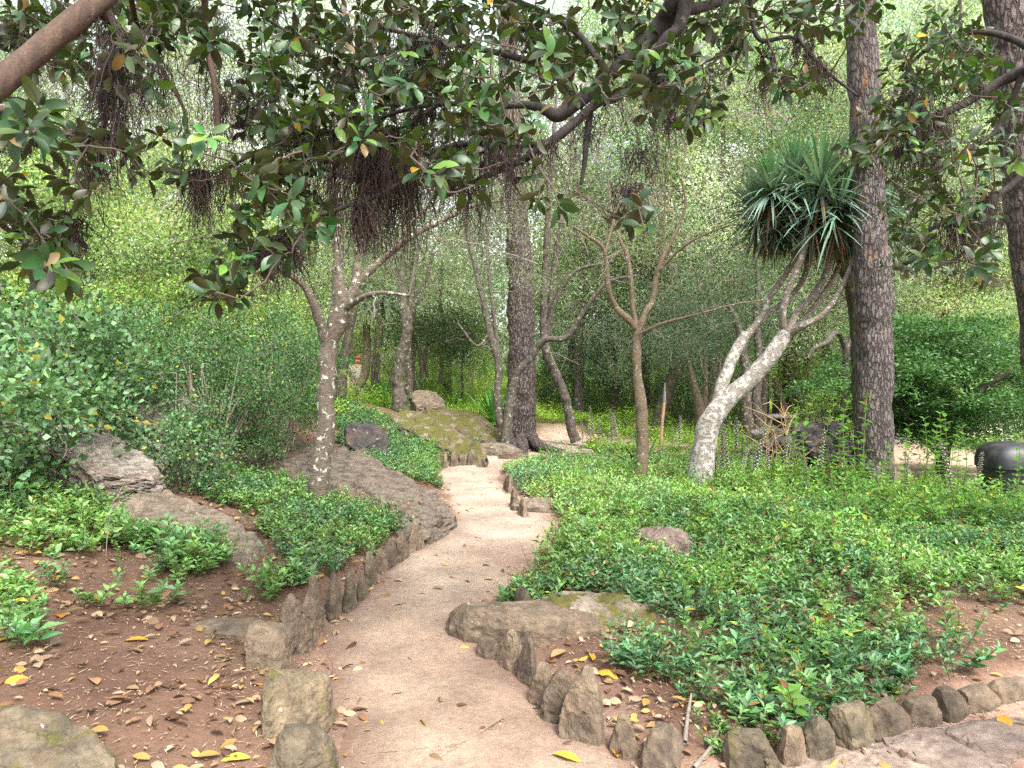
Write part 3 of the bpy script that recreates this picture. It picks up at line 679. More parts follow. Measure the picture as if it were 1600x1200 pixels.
branched('tree','pair of slim grey stems at the foot of the central pine, one crossing its trunk',14.2,[
 [(790,700,14.2,9),(788,685,14.2,8),(777,625,14.2,6.5),(779,569,14.2,6),(766,520,14.2,5.5),(749,445,14.2,4.6),(736,389,14.2,4),(728,355,14.2,3),(720,290,14.3,2),(722,220,14.3,1.4)],
 [(790,698,14.1,8),(791,681,14.1,8),(797,625,14.1,7.5),(809,584,14.0,6.5),(831,557,13.9,6),(850,531,13.8,5.5),(884,527,13.7,4.5),(910,490,13.6,3.6),(940,449,13.5,3),(962,436,13.5,2.4),(1000,430,13.4,1.6)],
 [(779,560,14.2,3.5),(770,480,14.3,3),(762,400,14.4,2.6),(765,330,14.5,2)],
 [(765,520,14.2,2.5),(745,540,14.0,2),(715,505,13.9,1.4)]],'lichd',
 [(760,350,55,70,120),(800,330,40,90,80),(880,470,40,40,25)],180,leaf=(.22,.24,.16),nleaf=10000,twc=TWG)
# 4 small bare tree
branched('tree','small pale-trunked tree forking into many bare twigs, left of the dragon tree',10.3,[
 [(990,775,10.3,12),(998,750,10.3,10.5),(1004,700,10.3,9.5),(1002,640,10.3,9),(996,587,10.3,7.5),(995,545,10.3,7),(996,512,10.3,7.5)],
 [(997,518,10.3,6),(980,498,10.2,5.5),(962,479,10.2,5),(951,452,10.1,4.2),(944,392,10,3),(920,370,9.9,2.4),(890,352,9.8,1.8),(857,344,9.7,1.2)],
 [(997,518,10.3,5),(989,480,10.4,4.2),(986,440,10.4,4),(980,400,10.5,3.2),(970,377,10.5,2.6),(955,330,10.6,1.8),(950,280,10.6,1.2)],
 [(998,518,10.3,6),(1008,490,10.3,5.5),(1020,468,10.4,5),(1026,430,10.4,4.2),(1037,400,10.5,3.6),(1060,355,10.6,2.8),(1071,317,10.6,2.2),(1066,272,10.6,1.6),(1075,220,10.7,1)],
 [(1002,520,10.2,2.6),(1037,505,10.0,2.2),(1094,490,9.7,1.8),(1150,475,9.5,1.3),(1200,468,9.4,1)],
 [(1028,425,10.4,2.6),(1060,392,10.2,2.2),(1094,370,10,1.8),(1150,351,9.8,1.3),(1200,360,9.6,1)],
 [(946,395,10,2),(960,340,10.2,1.8),(975,290,10.3,1.2)],[(1022,445,10.4,2.2),(1035,380,10.3,1.8),(1040,300,10.2,1.3)]],'tan',
 [(930,330,70,55,190),(1010,330,80,60,220),(1090,380,70,60,140),(1000,260,90,50,90),(1150,440,50,50,60)],330,leaf=(.15,.16,.08),nleaf=500,twc=(.17,.14,.105),r0=.0032,wob=.12)
# small dark seed heads on its twigs are part of the crown; 5 dragon tree
dt=thing('dragon_tree','white-barked leaning dragon tree with a spiky blue-green mop of sword leaves','tree',atd(1092,9.6))
b=MB(); DD=9.6
trunk(b,[(1080,800,DD,27),(1090,770,DD,22),(1098,715,DD,18),(1106,668,DD,17.5),(1122,640,DD,16.5),(1150,612,DD,14),(1180,585,DD,13),(1207,553,DD,12.5),(1228,520,DD,12)],sides=24,rough=.14,seed=8,rs=6)
trunk(b,[(1110,655,DD,13),(1122,632,DD+.05,11),(1132,592,DD+.1,9.5),(1146,556,DD+.15,9),(1166,522,DD+.2,8.5)],sides=16,rough=.12,seed=9)
for q in ([(1164,527,DD+.2,8),(1191,494,DD+.3,6.5),(1203,464,DD+.3,6),(1230,425,DD+.3,6),(1244,392,DD+.3,6),(1230,366,DD+.3,7)],
 [(1168,524,DD+.2,7),(1197,492,DD+.4,6),(1221,474,DD+.45,6),(1245,452,DD+.5,5.5),(1260,422,DD+.5,5.5),(1266,380,DD+.5,5.5)],
 [(1225,524,DD,8),(1223,490,DD-.1,7),(1230,458,DD-.15,6.5),(1242,428,DD-.2,6),(1256,392,DD-.2,6.2),(1262,355,DD-.2,6.5)],
 [(1231,520,DD,8),(1246,487,DD+.1,7),(1269,464,DD+.1,7),(1290,428,DD+.1,6.3),(1302,392,DD+.1,6.3),(1308,355,DD+.1,6.5)],
 [(1236,520,DD,6),(1262,492,DD+.3,5.5),(1280,468,DD+.4,5.5),(1299,440,DD+.45,5.3),(1317,398,DD+.5,5.3),(1322,360,DD+.5,5)],
 [(1230,526,DD,8.5),(1254,509,DD-.2,7),(1281,495,DD-.3,6),(1302,472,DD-.35,5.5),(1321,437,DD-.4,5.2),(1338,395,DD-.4,5.2),(1346,350,DD-.4,5.5)]):
    q=[(a_,b_,c_,r_*.78) for a_,b_,c_,r_ in q]
    n0=len(b.QM); trunk(b,q,sides=14,rough=.12,seed=int(q[-1][0])); b.QM[n0:]=[x*0+1 for x in b.QM[n0:]]
b.build('trunk',[M['drago'],M['drago_hi']],dt)
b=MB(); bd=MB()
heads=[(1235,345,DD+.3,.8),(1206,352,DD+.5,.8),(1240,285,DD+.1,1.0),(1268,335,DD-.1,1),(1282,292,DD-.25,1.15),(1310,335,DD-.3,1),(1340,295,DD-.1,.95),(1350,345,DD+.1,.9),(1325,350,DD+.5,1),(1268,345,DD+.5,.9),(1386,352,DD+.75,.85),(1292,320,DD+.1,1.0),(1186,335,DD+.3,.85),(1215,315,DD+.2,.95),(1205,300,DD-.1,.75),(1360,320,DD+.2,.95)]
for (hx,hy,hd,hs_) in heads:
    c=W(hx,hy,hd); n=105; z=vrand(n)**.8; az=vrand(n)*6.283; el=np.where(z<.45,(R(-25)+z*2*R(40)),R(10)+(z-.45)/.55*R(68))
    D=np.stack([np.cos(el)*np.cos(az),np.cos(el)*np.sin(az),np.sin(el)],1)
    P=c+D*.03+np.array([0,0,1.])*(z[:,None]-.5)*.16
    col=cvar((.155,.235,.185),n,.28,.06); up=z>.8; col[up]=cvar((.09,.21,.075),int(up.sum()),.15,.06)
    blades(b,P,D,(.60+.26*vrand(n))*hs_*np.where(z>.75,.78,1),.040,np.where(z<.5,.22+.3*vrand(n),.06*vrand(n)+.01),col)
    n=46; az=vrand(n)*6.283; el=R(-75)+R(45)*vrand(n); D=np.stack([np.cos(el)*np.cos(az),np.cos(el)*np.sin(az),np.sin(el)],1)
    dead=vrand(n)<.5; col=np.where(dead[:,None],cvar((.17,.095,.055),n,.3,.08),cvar((.05,.09,.065),n,.3,.08))
    blades(bd,c-np.array([0,0,.08]),D,(.38+.2*vrand(n))*hs_,.03,.35,col)
b.build('crown',M['sword'],dt); bd.build('dead_leaf_skirt',M['dry'],dt)
# 6 right pines
D6=9.0
t6=thing('pine_tree','big rough-barked pine with an orange scar, tallest trunk right of the dragon tree','tree',atd(1366,D6))
b=MB(); trunk(b,[(1366,825,D6,34),(1367,790,D6,29),(1367,740,D6,26.5),(1365,640,D6,27),(1366,500,D6,26),(1361,380,D6,25),(1353,200,D6,23),(1346,60,D6,23),(1338,-100,D6,22),(1325,-300,D6,20),(1315,-600,D6+.2,15)],n=420,sides=40,rough=.10,seed=12,rs=7)
tops=[]
for k in range(22):
    a=rng.random()*6.28; p0=W(1318,-420-rng.random()*200,D6); L=1.2+1.6*rng.random()
    p1=p0+np.array([math.cos(a)*L,math.sin(a)*L,.6]); pts=catmull([p0,(p0+p1)/2+[0,0,.1],p1],12); tubes(b,pts,np.linspace(.05,.015,12),6); tops+=list(pts[5:])
b.build('trunk',M['pineO'],t6)
b=MB(); smallfoliage(b,np.array(tops),9000,.35,.15,.01,(.06,.11,.035),down=-.4); b.build('crown',M['leaf'],t6)
branched('tree','dark trunk pressed close behind the big right pine, leaning left',10.6,[
 [(1358,790,10.6,18),(1354,700,10.6,16),(1348,620,10.6,14.5),(1342,520,10.6,13.5),(1334,455,10.6,12),(1318,415,10.7,9),(1300,370,10.8,6),(1290,300,11,4)],
 [(1336,460,10.6,9),(1340,420,10.7,7),(1350,350,10.8,5)]],'moss_bark',[(1300,340,50,50,40)],40,leaf=(.10,.13,.06),nleaf=700)
D7=6.0
t7=thing('pine_tree','dark rough pine trunk cut by the right side of the frame','tree',atd(1720,D7))
b=MB(); trunk(b,[(1730,960,D7,48),(1698,860,D7,40),(1650,640,D7,36),(1627,450,D7,35),(1607,280,D7,35),(1590,120,D7,35),(1574,-20,D7,35),(1555,-200,D7,33),(1530,-500,D7,30),(1515,-800,D7,24)],n=420,sides=40,rough=.10,seed=14,rs=8)
tops=[]
for k in range(14):
    a=rng.random()*6.28; p0=W(1520,-600-rng.random()*250,D7); L=1.0+1.2*rng.random()
    p1=p0+np.array([math.cos(a)*L,math.sin(a)*L,.6]); pts=catmull([p0,(p0+p1)/2+[0,0,.1],p1],10); tubes(b,pts,np.linspace(.05,.015,10),6); tops+=list(pts[4:])
b.build('trunk',M['pine'],t7)
b=MB(); smallfoliage(b,np.array(tops),5000,.3,.15,.01,(.06,.11,.035),down=-.4); b.build('crown',M['leaf'],t7)
# ---------------------------------------------------------------- middle-distance trunks with crowns of their own
OL=(.15,.19,.12); OLG=(.13,.18,.07)
def midtree(label,D,lines,mat,crown,leaf=OL,n=7000,web=90,L=.06,Wd=.02,name='tree',**k):
    return branched(name,label,D,lines,mat,[c+(max(4,web//len(crown)),) for c in crown],web,leaf=leaf,nleaf=n,lL=L,lW=Wd,lrad=.22,r0=.006,**k)
midtree('dark crooked tree standing on the hump above the mossy rocks',16,[
 [(626,640,16,13),(625,620,16,11),(622,590,16,9.5),(626,560,16,9),(635,525,16,9),(636,500,16,9),(630,470,16,8),(628,430,16,6.5),(634,380,16,5),(628,300,16.1,4),(640,220,16.2,3)],
 [(637,500,16,5),(650,470,16,4),(668,430,16,3),(680,380,16,2)],[(630,450,16,4),(612,410,16,3),(600,360,16,2)]],'lichd',[(630,350,60,60),(610,260,60,70),(690,400,50,50)],leaf=(.20,.23,.14),n=8000)
midtree('slim pale trunk just behind the dark crooked tree on the hump',17.5,[[(640,615,17.5,6),(638,560,17.5,5),(640,500,17.5,4.5),(646,430,17.5,3.5),(660,360,17.5,2.4)]],'lich',[(670,330,50,50)],n=2500,web=30)
midtree('brown trunk curving up from the left beside the man in the red cap',19.5,[[(548,618,19.5,9),(558,606,19.5,8),(568,590,19.5,7),(573,565,19.5,6.5),(573,530,19.5,6),(572,505,19.5,6)]],'tan',[(572,480,12,12)],n=60,web=8)
# its drooping strap leaf crown
t=[o for o in scene.collection.objects if o.get('label','').startswith('brown trunk curving')][0]
b=MB()
for hx,hy in ((572,480),(590,470),(560,470),(580,450),(600,478)):
    c=W(hx,hy,19.3); n=90; el=R(-10)+R(80)*vrand(n); az=vrand(n)*6.28; D=np.stack([np.cos(el)*np.cos(az),np.cos(el)*np.sin(az),np.sin(el)],1)
    blades(b,np.broadcast_to(c,(n,3)),D,.75+.3*vrand(n),.035,.65,cvar((.13,.19,.14),n,.25,.06))
b.build('strap_leaf_crown',M['sword'],t)
midtree('grey mossy trunk partly hidden behind the lichened tree',14,[[(528,660,14,10),(532,620,14,8.5),(536,570,14,7.5),(545,520,14,6),(556,470,14,5),(560,400,14,4),(552,330,14,3)],[(536,565,14,4.5),(548,550,14,4),(556,535,14,4)]],'moss_bark',[(540,330,60,60),(500,380,60,60)],n=5000)
midtree('two thin dark stems rising right of the curving brown trunk',18,[[(582,612,18,3),(583,570,18,2.6),(588,520,18,2.4),(590,470,18,2)],[(584,610,18,3),(590,575,18,2.6),(594,520,18,2),(592,480,18,1.6)],[(612,605,18,2),(606,580,18,2),(592,560,18,2)]],'moss_bark',[(590,420,30,40)],n=1500,web=30)
midtree('rounded dark-leaved small tree on three thin stems left of the central pine',20,[
 [(660,590,20,4),(658,560,20,3.4),(652,535,20,3),(645,515,20,2)],[(668,590,20,3.6),(664,560,20,3),(668,540,20,2.6),(690,515,20,2)],[(688,600,20,4),(690,575,20,3.2),(692,548,20,3),(705,520,20,2)]],'moss_bark',[(690,520,32,14),(665,515,28,12),(720,530,20,10)],leaf=(.045,.065,.03),n=9000,web=90,L=.07,Wd=.035,nodez=1.6)
midtree('dark trunk half lost in leaves between the bare tree and the central pine',21,[[(962,650,21,7),(960,625,21,6.5),(962,590,21,6),(955,540,21,5),(948,500,21,3.5)],[(960,590,21,3),(925,560,21,2.4),(895,545,21,1.6)]],'moss_bark',[(950,500,55,40),(930,540,50,30)],leaf=(.09,.13,.09),n=9000)
midtree('mossy dark trunk bending right behind the bare tree',17.5,[[(1022,700,17.5,12),(1028,660,17.5,11),(1040,620,17.5,10),(1052,585,17.5,8),(1058,540,17.5,6),(1050,480,17.5,4)],[(1052,590,17.5,5),(1080,550,17.5,4),(1110,520,17.5,2.5)]],'moss_bark',[(1060,500,70,40),(1030,540,50,30)],leaf=(.10,.145,.10),n=10000)
midtree('clump of several pale stems fanning up from one stump left of the dragon tree base',17,[
 [(1096,668,17,12),(1094,640,17,9),(1084,600,17,5),(1074,560,17,3.6),(1066,520,17,2.4)],[(1098,660,17,6),(1102,620,17,4.5),(1102,580,17,3.6),(1100,540,17,2.4)],[(1100,660,17,6),(1112,620,17,4),(1122,590,17,3),(1126,560,17,2)]],'tan',[(1090,510,50,40),(1120,540,40,30)],leaf=(.10,.15,.10),n=9000)
midtree('twin blackish trunks side by side right of the dragon tree stem',15,[[(1170,715,15,11),(1170,680,15,9),(1167,640,15,8),(1166,590,15,7),(1160,540,15,6),(1150,500,15,5),(1135,470,15,3)],[(1182,712,15,9),(1184,670,15,8),(1182,620,15,7),(1186,570,15,6),(1182,500,15,5),(1184,440,15,4),(1180,380,15,3)]],'lichd',[(1180,420,70,50),(1150,480,50,40)],leaf=(.10,.15,.09),n=9000)
midtree('massive dark trunk behind the picnic table',25,[[(1243,690,25,19),(1243,650,25,16),(1238,600,25,15),(1236,570,25,13),(1230,520,25,10),(1225,460,25,7)],[(1246,640,25,9),(1258,600,25,8),(1262,560,25,6)]],'moss_bark',[(1230,480,70,40),(1260,520,40,30)],leaf=(.09,.14,.07),n=8000)
midtree('slanting trunk between the picnic table and the massive dark trunk',24.5,[[(1234,672,24.5,6),(1226,640,24.5,6),(1217,615,24.5,6),(1210,590,24.5,5)]],'tan',[(1215,575,26,9)],leaf=(.22,.36,.05),n=2200,web=25,nodez=1.2)
midtree('thin straight reddish trunk behind the left bench of the picnic table',26,[[(1198,655,26,4),(1198,620,26,3.8),(1198,580,26,3.4),(1198,520,26,3)]],'tan',[(1200,520,30,20)],n=2000,web=20)
midtree('pale tan trunk beside the dark bush, left of the big right pine',24,[[(1268,665,24,5),(1268,640,24,5),(1267,600,24,4.5),(1262,560,24,4)]],'tan',[(1268,580,20,18),(1285,620,12,20)],leaf=(.20,.34,.05),n=4200,web=40,nodez=.6)
midtree('low arching grey limb of a tree behind the dragon tree branches',13,[[(1300,760,13.4,7),(1312,700,13.3,6),(1318,640,13.2,5.5),(1322,560,13.2,5),(1310,520,13,4.6),(1290,535,12.8,4),(1270,545,12.6,3),(1262,560,12.5,2)],[(1320,560,13.2,4),(1340,480,13.4,3),(1330,400,13.6,2)]],'lichd',[(1320,460,50,50)],n=2500,web=40)
# dense dark rounded evergreen at right
bt=thing('evergreen_tree','broad dense dark-green evergreen with layered pads of leaves right of the big pine','tree',atd(1470,13.2))
b=MB(); 
for q in ([(1470,750,13.2,10),(1480,690,13.2,9),(1510,640,13.2,8),(1530,610,13.1,7),(1560,590,13,5),(1600,570,13,3)],[(1475,715,13.2,7),(1440,680,13.0,6),(1410,640,12.8,4),(1390,590,12.8,3)],[(1515,635,13.2,6),(1505,590,13.3,5),(1480,540,13.4,4),(1450,500,13.4,2.4)],[(1520,625,13.1,5),(1550,620,12.6,4),(1580,640,12.3,3)]):
    trunk(b,q,sides=10,rough=.15)
b.build('trunk',M['moss_bark'],bt)
b=MB(); cc=[]
for kpad in range(46):
    v=rng.normal(size=3); v/=np.linalg.norm(v); r=.62+.36*rng.random()
    px_=1490+v[0]*165*r; py_=590-v[2]*(112 if v[2]>0 else 85)*r; d=13.2+v[1]*1.7*r
    if px_>1550 and py_>655: continue
    c0=W(px_,py_,d); pr=.38+.35*rng.random(); dirx=(c0[0]-W(1490,590,13.2)[0])*.12
    for q in range(22):
        o=rng.normal(size=3)*np.array([pr,pr,.07]); o[2]-=.22*np.hypot(o[0],o[1])
        cc.append(c0+o)
cc=np.array(cc)
NE=105000; ci=rng.integers(0,len(cc),NE); off=rng.normal(size=(NE,3))*np.array([.13,.13,.045]); off[:,2]-=.35*np.hypot(off[:,0],off[:,1])
tint=1+.2*rng.normal(size=(len(cc),1))
D=off*np.array([1,1,.3])+rng.normal(size=(NE,3))*.08; D[:,2]+=.02
leaves(b,cc[ci]+off,D,rdir(NE,.5,1),.068*(.7+.6*vrand(NE)),.028,cvar((.075,.16,.052),NE,.25,.08)*np.clip(tint[ci],.6,1.5),'rh'); b.build('crown',M['leafg'],bt)
# ---------------------------------------------------------------- wood behind: three kinds copied
def crownmesh(rx,rz,nclump,nl,L,Wd,col,droop=.4,cr=.5,low=0,flatten=.7,twc=TW):
    c=rdir(nclump)*(.35+.68*vrand(nclump)**.6)[:,None]; c=c*np.array([rx,rx,rz]); c+=noise(c,.5,4)[:,None]*.6
    b=MB(); i=rng.integers(0,nclump,nl); tint=np.clip(1+.42*rng.normal(size=(nclump,1)),.3,1.9); hue=1+.1*rng.normal(size=(nclump,3))
    P=c[i]+rng.normal(size=(nl,3))*cr*np.array([1,1,flatten]); D=rdir(nl); D[:,2]-=droop
    leaves(b,P,D,rdir(nl,-.1,1),L*(.6+.8*vrand(nl)),Wd*(.7+.6*vrand(nl)),cvar(col,nl,.2,.07)*tint[i]*hue[i],'rh')
    return b,c
def proto(name,label,height,rx,rz,nclump,nl,L,Wd,col,tr=.16,mat='lichd',droop=.4,cr=.5,lean=.3,loc=(0,0,0),grp=None,flatten=.7,bare=.5):
    t=thing(name,label,'tree',(0,0,0),grp)
    zc=height-rz*.95
    cb,c=crownmesh(rx,rz,nclump,nl,L,Wd,col,droop,cr,flatten=flatten)
    cb.V=[v+np.array([lean,0,zc]) for v in cb.V]; c=c+np.array([lean,0,zc])
    b=MB(); pts=catmull([(0,0,-.3),(lean*.2,.05,height*.18),(lean*-.2,.1,height*.38),(lean,0,height*.6),(lean*.8,0,height*.9)],40)
    tubes(b,pts,np.linspace(tr,tr*.25,40),10,rough=.2,seed=3,rs=4)
    nn=[p for p in pts[10:]]
    twigweb(b,nn,c[::2],.010,.0,7,.1,col=(.085,.07,.055),rmax=tr*.5,m=1); b.build('trunk',[M[mat],M['twig']],t)
    cb.build('crown',M['leaf'],t)
    return t
GW='trees of the wood behind the garden'
PA=proto('tree','tall airy pale grey-green tree at the back left, over the shrub bank',12.5,3.6,5.0,220,62000,.10,.032,(.33,.37,.27),cr=.40)
PB=proto('tree','bright fresh green tall tree behind the dragon tree crown',13,3.8,5.2,220,60000,.11,.042,(.29,.39,.20),droop=.2,cr=.40)
PC=proto('tree','low spreading dusky grey-green olive beyond the bare tree',6.2,2.9,2.3,155,32000,.085,.026,(.24,.29,.20),tr=.2,mat='moss_bark',droop=.3,cr=.4,lean=.5)
PD=proto('tree','yellow-green bushy small tree behind the left shrubs',5.2,2.2,2.2,125,24000,.075,.036,(.24,.32,.13),tr=.1,droop=.1,cr=.32)
PR={'A':PA,'B':PB,'C':PC,'D':PD}; used=set()
wood=[ # kind px depth scale label
 ('A',-110,15,.8,'tall airy pale tree at the far left of the frame, above the shrub bank'),
 ('A',190,17,.85,'tall airy grey-green tree rising behind the left shrubs'),
 ('A',420,20,1.05,'tall pale tree whose crown shows between the left shrubs and the lichened tree'),
 ('A',640,25,1.1,'tall light-leaved tree straight behind the dark crooked tree on the hump'),
 ('A',905,21,1.0,'feathery grey-green tree behind the thin leaning tree'),
 ('B',1010,24,1.1,'fresh green tree filling the top behind the bare tree'),
 ('A',1110,18.5,.95,'silvery-green tree between the bare tree and the dragon tree crown'),
 ('B',1190,21,1.05,'bright green leafy tree standing behind the dragon tree crown'),
 ('B',1290,27,1.15,'tall green tree behind the upper part of the big right pine'),
 ('B',1480,22,1.05,'yellowish green tall tree between the two right pines'),
 ('B',1640,19,1.0,'tall green tree at the far right, behind the pine cut by the frame'),
 ('C',900,24,1.0,'low dusky olive right behind the thin leaning tree'),
 ('C',1000,20,.95,'low dusky grey-green olive behind the bare tree'),
 ('C',1120,21,1.0,'low spreading olive behind the dragon tree stem'),
 ('C',1215,28,1.1,'dusky olive over the picnic table'),
 ('C',1330,25,1.0,'dusky spreading tree behind the big right pine'),
 ('C',700,30,1.0,'grey olive far behind the small dark three-stemmed tree'),
 ('D',-40,11.5,.85,'yellow-green small tree above the left shrub bank at the frame side'),
 ('D',150,12.8,.85,'yellow-green small tree behind the left shrubs'),
 ('D',300,12.5,.85,'bright small leafy tree above the middle of the left shrubs'),
 ('D',430,15,.8,'small light green tree behind the lichened tree'),
 ('D',590,27,.8,'small yellow-green tree beyond the man in the red cap'),
 ('D',720,26,.7,'light green bush tree beyond the sword-leaved plants, left of the central pine'),
 ('D',1420,30,.95,'sunlit yellow-green tree far behind the dark evergreen'),
 ('D',1560,30,1.0,'sunlit green tree beyond the lawn at far right'),
 ('C',480,26,1.2,'grey-green tree far behind, seen over the left bank'),
 ('A',1390,17.5,.9,'airy pale tree just behind the upper trunk of the big right pine'),
]
for i,(kd,px,d,sc,lb) in enumerate(wood):
    p=atd(px,d); rz=rng.random()*6.28; s=sc*(.95+.1*rng.random())
    if kd not in used:
        o=PR[kd]; used.add(kd); o.location=tuple(p); o.rotation_euler=(0,0,rz); o.scale=(s,s,s); o['label']=lb; o['group']=GW
    else: dup(PR[kd],p,rz,s,lb,GW)
# trees beside and behind the camera are not needed; the far wood closes the view
b=MB(); n=210000; nc=1000
cpx=rng.random(nc)*2600-500; cd=40+30*vrand(nc); ch=.5+14.5*vrand(nc)**1.1
cc=np.stack([(cpx-800)/FPX*cd,cd,ch],1); cc[:,2]+=H(cc[:,0],cc[:,1])
keep=~((noise(np.stack([cc[:,0]/cc[:,1]*6,cc[:,2]*.25,cc[:,1]*0],1),1.0,77)>.12)&(cc[:,2]>8))&~((np.abs(cc[:,0]/cc[:,1]*FPX+35)<34)&(cc[:,2]>7.5))&~((cc[:,0]/cc[:,1]*FPX<-560)&(cc[:,2]>10))&~((cc[:,0]>13)&(cc[:,2]<5)&(cc[:,1]<44)); cc=cc[keep]; nc=len(cc)
i=rng.integers(0,nc,n); tint=np.clip(1+.3*rng.normal(size=(nc,1)),.4,1.8)
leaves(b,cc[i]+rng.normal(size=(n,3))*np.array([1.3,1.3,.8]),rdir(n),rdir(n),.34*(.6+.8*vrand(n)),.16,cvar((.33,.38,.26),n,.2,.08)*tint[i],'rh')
tag(b.build('far_wood',M['leaf']),'distant pale green wood closing the view between the trunks','wood',kind='stuff')
# ---------------------------------------------------------------- shrubs on the left bank
def shrub(name,label,kind,grp):
    t=thing(name,label,'shrub',(0,0,0),grp)
    n=2 if kind else 2
    if kind=='small': col,L,Wd,nl,ns,rx,rz,tm=(.08,.165,.06),.036,.017,11000,26,.95,.85,'rh'
    elif kind=='light': col,L,Wd,nl,ns,rx,rz,tm=(.20,.32,.07),.038,.020,9500,22,1.0,.85,'rh'
    else: col,L,Wd,nl,ns,rx,rz,tm=(.095,.185,.08),.058,.048,3300,16,.8,.6,'fold'
    zc=rz*.95
    c=rdir(26,-.7,1)*(.55+.42*vrand(26))[:,None]*np.array([rx,rx,rz]); c=c[rng.integers(0,26,150)]+rng.normal(size=(150,3))*.135; c[:,2]+=zc
    b=MB(); st=[]
    for k in range(ns):
        a=rng.random()*6.28; e=np.array([math.cos(a)*rx*.7*rng.random(),math.sin(a)*rx*.7*rng.random(),rz*(1+.6*rng.random())])
        p0=np.array([rng.normal()*.1,rng.normal()*.1,-.15]); pts=catmull([p0,p0+(e-p0)*.5+rng.normal(size=3)*.06+[0,0,.05],e],14); tubes(b,pts,np.linspace(.014,.005,14),5); st+=list(pts[4:])
    tw=twigweb(b,st,c,.003,0,6,.12,rmax=.007); b.C=[np.broadcast_to(np.array(TW)*1.1,v.shape) for v in b.V]; b.build('stems',M['twig'],t)
    b=MB(); i=rng.integers(0,len(tw),nl); tint=np.clip(1+.4*rng.normal(size=(len(tw),1)),.35,1.8)
    off=rng.normal(size=(nl,3))*(.055 if kind!='round' else .09); P=tw[i]+off; D=off+rdir(nl)*.05+np.array([0,0,.03])
    cc=cvar(col,nl,.2,.07)*tint[i]
    yl=vrand(nl)<(.03 if kind!='light' else .08); cc[yl]=cvar((.34,.30,.05),int(yl.sum()),.2,.05)
    leaves(b,P,D,rdir(nl,.1,1),L*(.6+.8*vrand(nl)),Wd*(.7+.6*vrand(nl)),cc,tm); b.build('foliage',M['leafg'],t)
    return t
GS='leafy shrubs'
SS=shrub('shrub','small',  'small',GS); SL=shrub('shrub','light','light',GS); SR=shrub('shrub','round','round',GS)
SP={'s':SS,'l':SL,'r':SR}; used=set()
sh=[ #kind px py(base centre) depth scale label
 ('s',330,745,8.0,1.0,'dark small-leaved shrub with bare reddish stems showing, right of the pale ledge'),
 ('s',430,705,8.8,1.0,'dark small-leaved shrub above the big slab, left of the lichened tree'),
 ('s',250,700,9.0,1.1,'small-leaved shrub behind the stemmy one, above the pale ledge'),
 ('s',400,690,10.4,1.25,'tall dense dark shrub in the second row behind the big slab'),
 ('s',425,680,11,.95,'small dark shrub just left of the lichened trunk'),
 ('s',300,690,10.6,1.35,'tall small-leaved shrub in the middle of the left bank'),
 ('l',200,660,10.8,1.35,'light green shrub topping the left bank above the ledge'),
 ('l',90,640,11,1.35,'light green shrub on the upper left bank'),
 ('l',380,640,12.5,1.35,'yellowish shrub rising behind the dark ones, left of the lichened trunk'),
 ('l',270,640,12.8,1.5,'yellow-green shrub at the skyline of the left bank'),
 ('l',-40,640,10,1.3,'light shrub cut by the left side of the frame, upper bank'),
 ('r',60,735,6.4,1.0,'round-leaved shrub hanging over the left bank at the frame side'),
 ('r',-60,800,5.6,1.0,'round-leaved shrub cut by the left side, lowest of the round-leaved ones'),
 ('r',70,650,7.6,1.15,'glossy round-leaved shrub above the pale ledge at the left'),
 ('r',190,640,8.2,1.1,'round-leaved bluish-green shrub between the ledge and the yellow-green bank top'),
 ('r',300,700,7.2,.62,'small round-leaved shrub at the right end of the pale ledge'),
 ('r',120,580,9.4,1.3,'pale green round-leaved shrub high on the left bank'),
 ('r',-30,560,8.6,1.3,'round-leaved shrub high at the left side of the frame'),
 ('s',440,655,12.6,.8,'dark shrub just left of the lichened trunk, farther back'),('l',660,0,31,1.6,'pale shrub far behind the three-stemmed tree'),('l',735,0,34,1.8,'pale shrub in the distance left of the central pine'),('l',500,0,28,1.6,'pale shrub beyond the left bank, left of the man'),('s',845,0,24,1.5,'grey-green shrub between the central pine and the thin leaning tree'),('l',905,0,26,1.7,'light shrub behind the foot of the thin leaning tree'),('s',945,0,22,1.3,'dusky shrub left of the small bare tree'),('l',985,0,29,1.9,'light shrub far behind the small bare tree'),('s',1060,0,23,1.4,'dusky shrub right of the wooden stake'),('l',1085,0,27,1.8,'light shrub behind the clump of pale stems'),('s',1140,0,26,1.5,'dusky shrub left of the twin blackish trunks'),('l',1300,0,19,1.2,'light green shrub left of the big right pine, beyond the grotto'),('l',1280,0,29,1.8,'bright shrub behind the massive dark trunk'),('s',1020,0,34,2.2,'large dusky shrub in the far background behind the bare tree'),('l',1170,0,36,2.2,'large light shrub in the far background over the picnic table'),('s',880,0,36,2.2,'large dusky shrub in the far background right of the central pine'),('l',1430,0,32,1.8,'sunlit shrub behind the dark evergreen'),('l',600,0,36,2,'pale shrub in the far background beyond the fence'),
]
for i,(kd,px,py,d,sc,lb) in enumerate(sh):
    p=atd(px,d,-.05) if py else atd(px,d,-.35); rz=rng.random()*6.28; s=(sc,sc,sc*(.9+.2*rng.random()))
    if kd not in used: o=SP[kd]; used.add(kd); o.location=tuple(p); o.rotation_euler=(0,0,rz); o.scale=s; o['label']=lb
    else: dup(SP[kd],p,rz,s,lb,GS)
